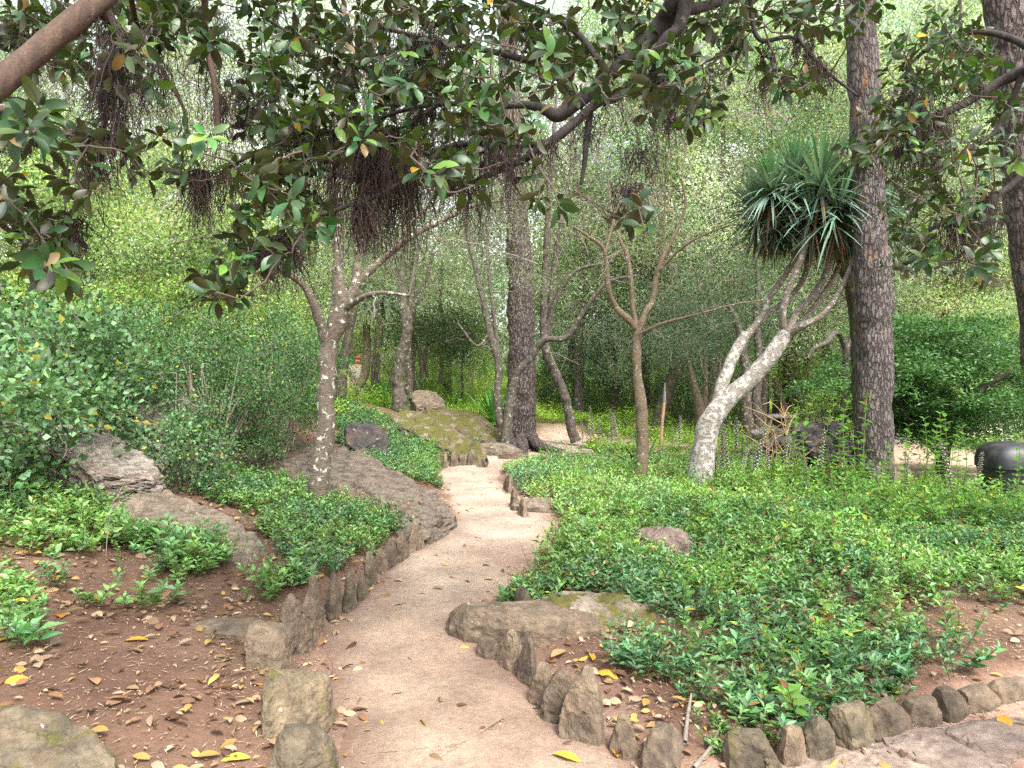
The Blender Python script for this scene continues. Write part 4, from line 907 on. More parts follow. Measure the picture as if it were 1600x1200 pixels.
# ---------------------------------------------------------------- ground cover
def sprigs(P,h,L,Wd,col,lod,tm,lean=.25,brown=.02,up=.35,nodes_n=5):
    """P (n,3) feet; leafy shoots with opposite pairs"""
    b=MB(); n=len(P); th=vrand(n)*6.28; ln=lean*rng.normal(size=(n,2))
    h=np.broadcast_to(h,(n,)); L=np.broadcast_to(L,(n,))
    ax=unit(np.stack([ln[:,0],ln[:,1],np.ones(n)],1)); Ps=[];Ds=[];Ns=[];Ls=[];Cs=[]
    colr=np.broadcast_to(col,(n,3))*np.exp(.22*rng.normal(size=(n,1)))
    for k in range(nodes_n):
        f=(k+1)/nodes_n; q=P+ax*(h*(.25+.75*f))[:,None]
        for sd in (0,1):
            a=th+k*1.57+sd*3.1416+rng.normal(size=n)*.25; el=up+.5*(f-.4)+rng.normal(size=n)*.22
            D=np.stack([np.cos(a)*np.cos(el),np.sin(a)*np.cos(el),np.sin(el)],1)
            if lod and True: sel=vrand(n)<.95
            Ps.append(q);Ds.append(D);Ns.append(ax+.2*rng.normal(size=(n,3)));Ls.append(L*(.6+.5*math.sin(math.pi*min(.9,f*.8+.1)))*(.8+.4*vrand(n)))
            Cs.append(colr*(.8+.35*f)*(1+.16*rng.normal(size=(n,1))))
    Ps,Ds,Ns,Ls,Cs=map(np.concatenate,(Ps,Ds,Ns,Ls,Cs)); Cs=np.clip(Cs*(1+.07*rng.normal(size=Cs.shape)),.005,.9)
    br=vrand(len(Ps)); Cs[br<brown]=cvar((.24,.13,.06),int((br<brown).sum()),.3,.1); y=(br>1-brown*.7); Cs[y]=cvar((.36,.38,.06),int(y.sum()),.2,.1)
    leaves(b,Ps,Ds,Ns,Ls,Ls*Wd*(.85+.3*vrand(len(Ls))),Cs,tm)
    if tm=='fold':
        t=np.linspace(0,1,4)[None,:,None]; X=P[:,None]+ax[:,None]*(h[:,None,None]*t); tubes(b,X,np.full((n,4),.0016),3,col=(.13,.10,.05))
    return b
def scatter(n,bbox,polys,dens=None,minout=.03,side=None,ex=()):
    x=bbox[0]+(bbox[1]-bbox[0])*vrand(n); y=bbox[2]+(bbox[3]-bbox[2])*vrand(n); z=H(x,y); px,py=proj(np.stack([x,y,z],1))
    jx=fbm(np.stack([x,y,x*0],1),2.6,91,3)*.16*FPX/np.maximum(y,1); px0,py0=px,py; px=px+jx; py=py+fbm(np.stack([x,y,x*0],1),2.6,95,3)*.07*FPX/np.maximum(y,1)
    ok=np.zeros(n,bool)
    for pl in polys: ok|=inpoly(px,py,pl)
    for pl in ex: ok&=~inpoly(px,py,pl)
    d,s=pathd(x,y); ok&=d>minout
    if dens is not None: ok&=vrand(n)<dens(x,y,px,py)
    return np.stack([x,y,z],1)[ok],px[ok],py[ok]
RB=[(785,735),(800,752),(835,800),(884,855),(872,885),(822,912),(800,945),(845,952),(905,925),(1000,950),(1075,985),(1030,1020),(985,1050),(1010,1085),(1075,1110),(1090,1165),(1170,1215),(1290,1190),(1370,1150),(1440,1090),(1500,1070),(1500,1010),(1440,985),(1500,955),(1600,945),(2300,960),(2300,800),(1500,770),(1400,770),(1250,740),(1100,712),(1000,697),(900,722),(840,722)]
def dn(x,y,px,py):
    n_=fbm(np.stack([x,y,x*0],1),.9,41,3); return np.clip(.95+n_*.7,.45,1)
exR=[[(828,672),(920,672),(925,724),(905,728),(835,716)],[(1005,850),(1065,850),(1072,885),(1020,880)],[(858,925),(985,930),(1010,975),(860,975)]]
P,px,py=scatter(52000,(-.6,7.5,2.3,7.6),[RB],dn,.04,ex=exR)
P=P[path2d(P[:,0],P[:,1])>.0]
def covcol(P,a,b_,sc=.6):
    k=np.clip(.5+fbm(P*np.array([1,1,0]),sc,51,3)*1.1,0,1)[:,None]; k=np.clip(k+.25*rng.normal(size=k.shape),0,1); return np.array(a)*(1-k)+np.array(b_)*k
yel=smooth(6,10,P[:,1])[:,None]
c1=covcol(P,(.080,.185,.085),(.155,.29,.08),1.4); c1=c1*(1-yel)+covcol(P,(.14,.28,.08),(.27,.42,.09),1.2)*yel
P[:,2]-=.02
k=np.argsort(vrand(len(P)))[:11500]; P=P[k]; c1=c1[k]
hh=.11+.13*vrand(len(P))+.09*noise(P,1.6,5)
sl=np.exp(.28*rng.normal(size=len(P)))
tag(sprigs(P,hh,.046*sl,.40,c1,False,'fold',.4,.035).build('ground_cover',M['cover']),'blue-green leafy ground cover filling the bed right of the path','ground cover',kind='stuff')
P,px,py=scatter(90000,(-1.5,16,7.4,13.5),[RB],dn,.04,ex=exR)
P=P[np.argsort(vrand(len(P)))[:17000]]
yl=smooth(900,1150,px[:1].mean()*0+((P[:,0]/P[:,1])*FPX+800))[:,None]
c1=covcol(P,(.12,.23,.12),(.22,.36,.10),1.2)*(1-yl)+covcol(P,(.14,.27,.08),(.26,.40,.10),1.2)*yl
tag(sprigs(P,(.08+.17*vrand(len(P)))*(1+.7*noise(P,1.3,8)),.056,.40,c1,True,'rh',.3,.035,nodes_n=4).build('ground_cover',M['cover']),'yellow-green leafy ground cover in the far half of the right bed','ground cover',kind='stuff')
P,px,py=scatter(60000,(1.5,8,6.3,10),[[(1225,740),(1400,745),(1500,735),(1525,740),(1535,800),(1700,815),(1700,900),(1500,880),(1330,870),(1230,820)]],None,.1)
P=P[np.argsort(vrand(len(P)))[:700]]
tag(sprigs(P,.16+.36*vrand(len(P))**1.6,.066*np.exp(.2*rng.normal(size=len(P))),.5,covcol(P,(.09,.19,.06),(.17,.30,.08),2),False,'fold',.22,.03,nodes_n=8).build('ground_cover',M['leaf']),'taller bright green weeds between the big right pine and the black bin','ground cover',kind='stuff')
P,px,py=scatter(40000,(-.6,7.5,3,10.5),[RB],None,.25,ex=exR)
P=P[np.argsort(vrand(len(P)))[:420]]
tag(sprigs(P,.20+.22*vrand(len(P)),.05*np.exp(.3*rng.normal(size=len(P))),.5,covcol(P,(.12,.24,.07),(.22,.36,.08),2),False,'fold',.35,.08,nodes_n=7).build('ground_cover',M['leaf']),'stray taller weeds standing above the ground cover of the right bed','ground cover',kind='stuff')
L1=[(300,748),(440,752),(520,775),(610,785),(648,812),(640,838),(600,858),(560,885),(500,905),(455,880),(435,850),(390,812),(310,778)]
L2=[(520,640),(560,640),(600,652),(640,685),(690,700),(770,700),(760,722),(690,742),(694,770),(640,760),(590,735),(560,712),(530,700)]
P,px,py=scatter(60000,(-4.5,.2,4.8,14.5),[L1,L2],dn,.03)
P=P[np.argsort(vrand(len(P)))[:6500]]
c1=covcol(P,(.080,.18,.09),(.15,.27,.08),1.5)
tag(sprigs(P,.07+.15*vrand(len(P))**1.5,.05,.40,c1,True,'fold',.4,.03,nodes_n=4).build('ground_cover',M['cover']),'low blue-green ground cover on the left bank around the lichened tree and the slab','ground cover',kind='stuff')
# looser sprigs on the left soil bank
L3=[(60,830),(170,800),(330,850),(350,890),(270,960),(150,960),(60,920)]; L4=[(-60,860),(40,830),(40,1040),(-60,1040)]; L5=[(380,890),(470,890),(450,960),(390,960)]; L6=[(0,740),(110,760),(140,830),(40,860),(-60,860),(-60,740)]
P,px,py=scatter(14000,(-4.6,-.9,3.2,7),[L3,L4,L5],lambda x,y,a,b_:np.clip(.4+fbm(np.stack([x,y,x*0],1),2.2,61,3)*1.2,0,1),.1)
P=P[:620]; q,px,py=scatter(9000,(-5,-2,4.5,7),[L6],None,.1); P=np.concatenate([P,q[:380]])
tag(sprigs(P,.06+.18*vrand(len(P))**1.4,.052*np.exp(.25*rng.normal(size=len(P))),.45,covcol(P,(.10,.22,.09),(.18,.32,.09),2),False,'fold',.35,.02).build('ground_cover',M['cover']),'scattered pale leafy sprigs on the bare soil of the left bank','ground cover',kind='stuff')
# far sunny undergrowth
P,px,py=scatter(120000,(-16,16,13,44),[[(-300,400),(1900,400),(1900,760),(-300,760)]],None,.12)
dirt=np.zeros(len(P),bool)
for (cx,cy,rx,ry) in ((8,23,5.0,5.0),(12.5,15,5.6,4.0),(16,26,9,5),(5.2,8.8,1.4,1.0)): dirt|=(np.hypot((P[:,0]-cx)/rx,(P[:,1]-cy)/ry)<1)
px,py=proj(P); rk=inpoly(px,py,[(830,660),(920,660),(920,730),(830,730)])&(P[:,1]<18.5); rk|=inpoly(px,py,[(540,600),(700,612),(790,650),(800,730),(540,740)])&(P[:,1]<17.2); P=P[~(dirt|rk)]; P=P[np.argsort(vrand(len(P))*(P[:,1]**.8))[:38000]]
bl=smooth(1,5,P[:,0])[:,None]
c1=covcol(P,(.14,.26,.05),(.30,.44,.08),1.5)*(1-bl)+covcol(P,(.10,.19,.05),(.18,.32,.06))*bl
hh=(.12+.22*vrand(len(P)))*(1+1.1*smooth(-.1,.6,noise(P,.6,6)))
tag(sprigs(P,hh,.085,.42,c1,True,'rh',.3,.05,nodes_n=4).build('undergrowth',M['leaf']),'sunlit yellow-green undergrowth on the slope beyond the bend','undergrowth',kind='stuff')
# ---------------------------------------------------------------- overhanging fig trees with hanging roots
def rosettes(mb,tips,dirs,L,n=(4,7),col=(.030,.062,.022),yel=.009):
    P=[];D=[];N=[];LL=[];C=[]
    for p,d in zip(tips,dirs):
        k=rng.integers(n[0],n[1]+1); d=d/np.linalg.norm(d); a0=rng.random()*6.28
        u_=np.cross(d,[.3,.1,1.]); u_/=np.linalg.norm(u_); v_=np.cross(d,u_); tone=np.exp(rng.normal()*.35)
        isy=rng.random()<.0
        for j in range(k):
            a=a0+j*2.4; f=j/k; el=R(15+50*f+rng.normal()*12)
            dr=(u_*math.cos(a)+v_*math.sin(a))*math.cos(el)+d*math.sin(el)*.9; dr=dr+np.array([0,0,-.25])+rng.normal(size=3)*.08
            P.append(p-d*.035*(1-f)+dr*.012); D.append(dr); N.append(d+np.array([0,0,.6])+rng.normal(size=3)*.25); LL.append(L*(.75+.4*rng.random()))
            y=rng.random()
            if y<yel: c=np.array([.42,.24,.02])*(.7+.5*rng.random())
            elif y<yel+.03: c=np.array([.14,.09,.03])
            elif y<yel+.16: c=np.array([.07,.13,.02])*tone
            else: c=np.array(col)*tone*(1+.15*rng.normal(size=3))
            C.append(np.clip(c,.006,.6))
    leaves(mb,np.array(P),np.array(D),np.array(N),np.array(LL),np.array(LL)*.42*(.9+.25*vrand(len(LL))),np.array(C),'ovate')
def tuft(root,px,py,d,rx,ln,n,NP=None):
    """a beard of aerial roots: top centre at px,py; rx px half width; ln px length"""
    c=W(px,py,d); r=rx*d/FPX; Lm=ln*d/FPX; S=11
    P0=c+rng.normal(size=(n,3))*np.array([r*.5,r*.4,r*.22])
    if NP is not None:
        qx,qy=proj(NP); near=NP[(np.abs(qx-px)<rx*1.25)&(np.abs(qy-py)<max(26,ln*.28))&(np.abs(NP[:,1]-d)<.8)]
        if len(near)>3:
            a0=near[np.argmin(((near-c)**2).sum(1))]; near=near[((near-a0)**2).sum(1)<max(.13,r*1.1)**2]
            k=rng.integers(0,len(near),n); jit=rng.normal(size=(n,3))*np.array([.02,.02,.006]); kk=vrand(n)<.85; P0[kk]=(near[k]+jit)[kk]
    L=Lm*(.15+.95*vrand(n)**1.5)
    t=np.linspace(0,1,S)[None,:,None]
    X=np.repeat(P0[:,None,:],S,1)+np.array([0,0,-1.])*L[:,None,None]*t
    X[:,:,:2]+=np.cumsum(np.cumsum(rng.normal(size=(n,S,2))*.0042,1),1)*.5+np.cumsum(rng.normal(size=(n,S,2))*.007,1)+((P0-c)[:,None,:2]*.35)*t
    X[:,:,2]+=np.cumsum(rng.normal(size=(n,S))*.004,1)
    b=MB(); tubes(b,X,np.linspace(.0019,.0007,S)[None]*np.ones((n,1))*(.7+.7*vrand(n,1)),3,col=cvar((.032,.020,.015),n,.35,.1))
    # short side rootlets
    k=n*3; i=rng.integers(0,n,k); s=rng.integers(2,S-1,k); q=X[i,s]; S2=5; t2=np.linspace(0,1,S2)[None,:,None]
    Y=q[:,None]+(rng.normal(size=(k,3))*np.array([.02,.02,.012])-np.array([0,0,.035]))[:,None]*t2*(.5+1*vrand(k))[:,None,None]
    Y[:,1:,:]+=rng.normal(size=(k,S2-1,3))*.003
    tubes(b,Y,np.linspace(.0011,.0005,S2),3,col=cvar((.035,.018,.017),k,.35,.1))
    b.build('aerial_roots',M['root'],root)
def figtree(label,loc,limbs,bark,regions,L,tufts,dback,trunkpts=None,side=12,name='fig_tree',extra=()):
    t=thing(name,label,'fig tree',loc)
    b=MB()
    cs=[]
    if trunkpts: C=catmull(trunkpts,60); tubes(b,C[:,:3],C[:,3],20,rough=.2,seed=4,rs=3); b.build('trunk',M[bark],t); b=MB()
    for i,q in enumerate(limbs):
        cs.append(trunk(b,q,sides=side,rough=.14,seed=30+i,rs=9))
    nn=[p[:3] for c in cs for p in c[::2]]
    T_=[]
    for (cx,cy,sx,sy,n,dd) in regions:
        k=0
        while k<n:
            a,b_=rng.normal(size=2)
            if abs(a)<1.7 and abs(b_)<1.7: T_.append(W(cx+a*sx*.62,cy+b_*sy*.62,dd*(1+.13*rng.normal()))); k+=1
    T_=np.array(T_)
    tw=twigweb(b,nn,T_,.0026,.10,7,.10,rmax=.009,sides=5,sub=3,m=1,col=(.07,.05,.038)); b.build('branches',[M[bark],M['twig']],t)
    tips=tw[2::3]; prev=tw[1::3]; dirs=tips-prev+np.array([0,0,-.01])+rng.normal(size=tips.shape)*.03
    b=MB(); rosettes(b,tips,dirs,L)
    more=tw[0::3]; sel=vrand(len(more))<.35
    rosettes(b,more[sel],rng.normal(size=(sel.sum(),3))+np.array([0,0,-.3]),L*.9,(2,3))
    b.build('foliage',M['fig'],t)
    NP=np.concatenate([np.array(nn),tw])
    for q in tufts: tuft(t,*q,NP)
    return t
D=3.3
fr=figtree('fig tree with a dark forking limb across the top centre, hung with root beards',(3.6,.8,0),[
 [(1330,-420,2.6,30),(1200,-220,2.9,26),(1110,-90,3.1,20),(1058,-5,3.2,16.5),(1035,35,3.3,14.5),(1000,72,3.3,12.5),(950,120,3.3,11.5),(905,158,3.3,11),(872,180,3.3,10.5),(852,172,3.3,8),(820,164,3.3,5.5),(770,166,3.3,4.5),(700,162,3.35,4),(640,170,3.4,3.4),(590,186,3.45,2.8)],
 [(1080,-40,3.15,15),(1062,40,3.2,10),(1040,60,3.2,8.5),(1000,112,3.2,7.5),(965,150,3.15,8),(935,160,3.1,8),(900,190,3.1,7.5),(860,222,3.1,7),(820,248,3.15,6),(780,266,3.2,5),(740,285,3.25,4),(690,310,3.3,3)],
 [(1100,-60,3.1,12),(1075,10,3.2,10),(1130,2,3.3,7),(1190,-20,3.5,6)],
 [(905,158,3.3,7),(860,110,3.4,6),(800,88,3.5,5),(740,75,3.5,4),(660,60,3.6,3.5),(590,40,3.6,3)],
 [(940,100,3.3,6),(900,50,3.4,5),(850,20,3.5,4),(780,-10,3.6,3.4)],
 [(922,178,3.15,5),(916,220,3.1,5),(914,250,3.1,4.5),(908,288,3.1,3)],
 [(860,222,3.1,5),(800,230,3.2,4),(740,225,3.2,4),(680,235,3.2,4),(620,262,3.2,4),(560,280,3.2,3.5),(500,262,3.2,3)],
 [(680,165,3.35,3),(620,205,3.3,3.5),(560,215,3.3,3.5),(500,205,3.3,3.5),(430,225,3.3,3),(350,265,3.3,2.4)],
 [(700,235,3.2,3),(600,300,3.1,3),(520,330,3.0,3),(460,360,3.0,2.6),(410,390,2.95,2.4),(370,430,2.9,2),(330,470,2.9,1.6)],
 [(660,62,3.6,3),(560,90,3.6,2.6),(470,60,3.6,2.4),(400,20,3.6,2)],
 [(1010,60,3.3,4),(1040,130,3.3,3),(1060,200,3.3,2.4),(1080,170,3.4,2)],
 [(1170,-15,3.5,4),(1185,60,3.5,3.4),(1240,60,3.5,3),(1290,110,3.5,2.4),(1340,150,3.4,2)]],
 'figbark',[(520,60,130,70,52,3.5),(450,150,90,70,42,3.3),(560,190,90,60,44,3.25),(460,230,60,50,34,3.2),(420,300,60,50,32,3.1),(480,330,40,50,22,3.0),(400,400,55,30,24,2.95),(345,445,35,28,12,2.9),
  (700,50,100,60,38,3.5),(690,130,90,50,34,3.4),(760,200,90,70,40,3.3),(700,270,50,30,14,3.15),(1000,60,90,50,24,3.5),(640,230,60,40,20,3.2),(850,60,70,60,30,3.4),(900,100,60,50,20,3.3),(980,130,60,50,22,3.3),(1050,130,60,50,22,3.35),(1090,180,50,30,12,3.4),(1140,60,60,60,16,3.5),(1250,20,80,40,24,3.5),(1240,110,60,50,12,3.5),(250,10,90,50,26,3.5),(430,15,90,50,26,3.6),(620,5,90,40,24,3.6),(780,10,80,40,18,3.6),(980,5,70,40,18,3.5),(1130,20,60,40,16,3.6),(1320,10,60,40,14,3.7),(300,-260,500,150,130,3.2),(900,-260,500,150,120,3.2),(500,-700,600,260,110,2.8),(1100,-700,500,260,90,2.8),(160,20,80,40,14,3.4),(330,60,60,60,12,3.3),  # regions far above the frame: unseen extra canopy, added to shade leaves and foreground
  (860,310,22,14,4,3.1),(1000,330,30,25,6,3.1),(590,110,90,60,26,3.4),(310,250,50,60,9,3.2),(420,110,50,60,14,3.4)],
 .070,[(320,250,3.15,42,110,150),(360,270,3.15,30,90,80),(560,215,3.2,62,185,420),(585,230,3.1,50,150,260),(520,290,3.05,40,90,120),(430,370,2.95,40,90,130),(410,365,2.95,20,60,60),(470,385,3.0,30,90,60),(650,45,3.5,42,120,150),(590,30,3.5,40,100,80),(700,40,3.5,30,90,70),(745,200,3.25,60,150,170),(650,215,3.2,42,150,130),(620,235,3.1,24,170,70),(700,190,3.25,50,130,110),(790,215,3.2,28,120,60),(520,110,3.4,30,70,60),(1040,120,3.3,26,150,60),(1000,230,3.2,28,80,70),(985,290,3.1,22,60,60),(925,190,3.1,24,80,40),(1060,90,3.3,16,60,30),(1250,85,3.5,34,70,90),(1270,110,3.5,22,60,50),(1190,90,3.5,14,90,40),(1195,130,3.5,10,60,24),(470,40,3.6,24,80,50),(860,40,3.4,20,50,30),(340,20,3.2,16,170,60),(350,150,3.2,12,150,40),(235,60,3.3,30,140,70),(800,30,3.5,30,60,40),(390,120,3.3,22,120,70),(440,190,3.2,24,100,70),(850,200,3.1,18,90,50),(730,280,3.2,20,110,60),(1100,120,3.4,16,80,40),(600,100,3.4,24,90,60),(950,130,3.2,20,60,24)],0,
 [(3.6,.8,-.3,.36),(3.5,.85,1.0,.30),(3.2,1.0,2.0,.26),(2.6,1.6,2.9,.16),(1.9,2.4,3.55,.09),(W(1330,-420,2.6)[0],2.6,W(1330,-420,2.6)[2],.07)],name='fig_tree')
# hanging string limbs
fl=figtree('fig tree with a smooth brown limb crossing the top left corner',(-3.4,1.2,float(H(-3.4,1.2))),[
 [(-260,330,2.0,34),(-120,220,2.15,26),(0,128,2.3,21),(80,62,2.4,19),(150,5,2.5,17),(240,-80,2.7,14),(360,-180,2.9,14),(500,-260,3.1,9)],
 [(150,5,2.5,9),(185,60,2.6,5),(170,120,2.7,4.5),(165,190,2.75,4),(150,260,2.8,4),(120,320,2.8,4),(105,370,2.75,4),(90,410,2.7,3)],
 [(-160,250,2.1,12),(-60,190,2.0,8),(20,170,2.0,6),(70,175,2.0,5)],
 [(300,-120,2.8,7),(318,-20,2.9,5),(322,60,3.0,4.5),(336,140,3.0,4.2),(342,220,3.0,3)],
 [(-120,220,2.2,8),(-60,300,2.5,5),(0,350,2.6,4),(50,385,2.65,3.4)],
 [(200,-40,2.6,7),(120,40,3.2,4),(60,60,3.4,3.5),(0,40,3.5,3)],
 [(200,-40,2.7,6),(215,40,3.1,4),(260,120,3.1,3),(290,180,3.1,2.4),(285,240,3.1,2)]],
 'figbrown',[(40,190,60,40,16,1.95),(60,360,60,40,20,2.65),(60,420,45,30,14,2.65),(20,300,40,40,12,2.6),(120,280,40,50,10,2.8),(100,60,110,50,36,3.4),(200,110,60,60,16,3.1),(210,230,60,60,9,3.0),(30,30,60,40,18,3.5),(240,30,50,40,14,3.2),(140,210,40,40,8,2.8)],
 .072,[(190,120,2.8,34,170,150),(175,40,2.7,30,140,80),(110,200,2.8,24,120,60),(130,330,2.75,24,110,70),(115,390,2.7,18,80,40),(230,120,3.1,20,130,50),(60,60,3.4,60,90,80),(20,230,2.3,20,60,30),(150,240,2.8,20,110,40)],0,
 [(-3.4,1.2,-.2,.34),(-3.35,1.25,1.0,.28),(-3.0,1.5,1.8,.22),(W(-260,330,2.0)[0],2.0,W(-260,330,2.0)[2],.075)])
fx=figtree('fig tree reaching in between the two big right pines, with long root beards',(6.2,2.2,float(H(6.2,2.2))),[
 [(2300,-250,3.4,30),(2000,-80,3.8,24),(1760,40,4.1,16),(1640,95,4.3,11),(1560,130,4.5,8),(1500,165,4.5,6),(1440,190,4.5,5),(1380,215,4.5,4),(1330,232,4.5,3)],
 [(1640,95,4.3,7),(1580,60,4.5,5),(1520,50,4.6,4),(1460,70,4.6,3),(1410,110,4.6,2.4)],
 [(1700,70,4.2,8),(1640,200,4.4,6),(1590,280,4.5,5),(1530,320,4.5,4.5),(1470,350,4.5,4),(1420,375,4.5,3)],
 [(1600,110,4.4,5),(1560,200,4.5,4),(1500,240,4.5,4),(1450,270,4.5,3)],
 [(1560,300,4.5,4),(1540,350,4.5,3.4),(1500,400,4.4,2.6),(1460,420,4.4,2)]],
 'figbark',[(1440,150,70,50,40,4.5),(1350,230,40,26,16,4.5),(1400,200,50,40,22,4.5),(1500,90,60,50,34,4.6),(1480,240,60,50,30,4.5),(1440,310,60,40,22,4.5),(1510,330,50,40,28,4.5),(1430,390,50,40,24,4.45),(1540,400,30,40,16,4.4),(1560,200,40,80,24,4.5),(1480,40,50,40,18,4.6),(1400,60,30,40,6,4.6)],
 .072,[(1440,150,4.45,42,150,200),(1475,190,4.4,34,120,120),(1415,190,4.5,24,120,70),(1490,340,4.4,34,110,130),(1545,260,4.4,22,150,90),(1500,110,4.5,26,70,50),(1400,240,4.5,22,90,50),(1465,380,4.4,22,80,60),(1530,330,4.4,26,100,80)],0,
 [(6.2,2.2,-.8,.34),(6.1,2.25,1.2,.3),(5.9,2.5,2.8,.22),(W(2300,-250,3.4)[0],3.4,W(2300,-250,3.4)[2],.09)])
# ---------------------------------------------------------------- sword-leaved plants
def sword(label,px,d,n,L,Wd,col,el0=25,el1=80,dr=.12,grp=None,dz=0):
    c=atd(px,d,dz); az=vrand(n)*6.28; el=R(el0)+R(el1-el0)*vrand(n); D=np.stack([np.cos(el)*np.cos(az),np.cos(el)*np.sin(az),np.sin(el)],1)
    b=MB(); blades(b,np.zeros((n,3))+rng.normal(size=(n,3))*.03*np.array([1,1,0]),D,L*(.7+.4*vrand(n)),Wd,dr,cvar(col,n,.18,.06))
    o=b.build('sword_leaved_plant',M['sword']); o.location=c; tag(o,label,'plant',grp); return o
sword('big bright sword-leaved plant on the slope just left of the central pine',772,17.5,26,1.15,.10,(.09,.26,.05),30,88,.06,dz=.05)
sword('small sword-leaved plant lit yellow-green below the three-stemmed tree',672,19,12,.85,.075,(.20,.34,.06),45,88,.05)
sword('sword-leaved plant beyond the three-stemmed tree, highest on the slope',709,23,20,.95,.07,(.12,.26,.05),35,88,.08)
sword('clump of broad upright sword leaves right of the curving brown trunk',592,20,18,1.5,.12,(.08,.22,.05),50,88,.06)
sword('sword leaves splaying right near the dark crooked tree',604,19,9,1.1,.10,(.09,.23,.06),20,60,.06)
sword('long green sword-leaved plant behind the small bare tree',1002,11.2,14,.85,.055,(.075,.20,.06),25,80,.10)
sword('dark sword-leaved clump behind the lichened tree trunk',522,16,16,1.6,.09,(.05,.13,.04),40,85,.12)
sword('grassy tuft among the round-leaved shrubs at the far left',42,8.2,40,.55,.018,(.06,.16,.03),20,80,.35,dz=.75)
# ---------------------------------------------------------------- bear's-breeches style flower spikes
def spike(label,loc,grp):
    t=thing('flower_spike',label,'flower spike',(0,0,0),grp); b=MB(); tubes(b,np.array([[(0,0,-.05),(0.01,0,.3),(.0,.01,.6),(.01,0,.92)]]),np.array([[.008,.007,.006,.003]]),5,col=(.12,.16,.05)); b.build('stem',M['twig'],t)
    n=64; k=np.arange(n); z=.34+.56*k/n; a=k*2.4; D=np.stack([np.cos(a),np.sin(a),.15+0*a],1); P=np.stack([D[:,0]*.006,D[:,1]*.006,z],1)
    b=MB(); sz=.050*(1-.4*k/n); leaves(b,P,D-[0,0,.2],np.tile([0,0,1.],(n,1)),sz,sz*.75,cvar((.50,.48,.46),n,.14,.03),'fold')
    D2=D+np.array([0,0,.9]); leaves(b,P+[0,0,.012],D2,D,sz*.8,sz*.5,cvar((.16,.11,.12),n,.3,.08),'fold'); b.build('flowers',M['flower'],t)
    n=9; a=vrand(n)*6.28; D=np.stack([np.cos(a),np.sin(a),.35+.3*vrand(n)],1); b=MB(); leaves(b,np.zeros((n,3)),D,np.tile([0,0,1.],(n,1)),.34,.14,cvar((.09,.19,.05),n,.2,.06),'ovate'); b.build('leaves',M['leaf'],t)
    return t
ORD='first second third fourth fifth sixth seventh eighth ninth tenth eleventh twelfth thirteenth fourteenth fifteenth sixteenth seventeenth eighteenth nineteenth'.split()
sp0=None
groups=[('around the dragon tree base','flower spikes around the dragon tree',[(1132,700,12.5),(1150,712,11.5),(1160,720,11),(1118,742,9.7),(1128,748,9.6),(1140,755,9.5),(1155,745,9.9),(1168,760,9.3),(1178,740,10),(1190,725,11),(1146,735,10.2),(1172,718,11.4),(1200,748,9.8),(1215,760,9.4),(1228,740,10.2),(1186,770,9.2),(1126,728,10.6),(1160,775,9.0)]),
 ('near the small bare tree','flower spikes near the bare tree',[(925,690,16.5),(925,715,13.5),(934,712,13.8),(945,708,14.2),(958,716,13.4),(968,704,14.6),(980,712,13.6),(912,708,14.4),(990,700,14.6),(930,698,15.4),(1055,700,14.5),(1062,712,13.5),(950,722,12.9)]),
 ('before the dark grotto','flower spikes in front of the grotto',[(1255,780,8.9),(1268,790,8.7),(1276,772,9.1),(1300,785,8.8),(1312,792,8.6),(1322,780,8.9),(1244,795,8.5),(1290,800,8.4),(1238,770,9.2),(1332,800,8.4)]),
 ('beyond the big right pine','flower spikes at the right',[(1500,800,7.9),(1520,812,7.7),(1440,795,8.1),(1415,800,8.0)])]
for place,gname,lst in groups:
    lst=[q for k_,q in enumerate(sorted(lst)) if k_%4!=1]
    for (px,py,d) in sorted(lst):
        lb=ORD[sorted(lst).index((px,py,d))]+' white and purple flower spike from the left '+place
        p=atd(px,d); s=.5+.5*rng.random()
        if sp0 is None: sp0=spike(lb,None,gname); sp0.location=tuple(p); sp0.scale=(s,s,s)
        else: o=dup(sp0,p,rng.random()*6.28,s,lb,gname); o.rotation_euler=(rng.normal()*.14,rng.normal()*.14,rng.random()*6.28)
# ---------------------------------------------------------------- tall leafy shoots
def shoot(label,grp):
    t=thing('leafy_shoot',label,'leafy shoot',(0,0,0),grp); b=MB(); st=catmull([(0,0,-.05),(.02,.01,.3),(.0,.03,.6),(.05,.02,.95)],12); tubes(b,st,np.linspace(.006,.002,12),5,col=(.12,.12,.04)); b.build('stem',M['twig'],t)
    b=MB(); P=[];D=[];L=[]
    for k in range(13):
        f=.16+.84*k/12; p=np.array([np.interp(f*.95,st[:,2],st[:,j]) for j in range(3)])
        for s in (0,1):
            a=k*1.57+s*3.14+rng.normal()*.2; D.append([math.cos(a),math.sin(a),.25+.5*(f>.85)+rng.normal()*.25]); P.append(p); L.append(.10*(1.1-.45*f)*(.85+.3*rng.random()))
    L=np.array(L); leaves(b,np.array(P),np.array(D),np.tile([0,0,1.],(len(P),1)),L,L*.55,cvar((.11,.24,.045),len(P),.16,.06),'ovate'); b.build('leaves',M['leaf'],t)
    return t
s0=None
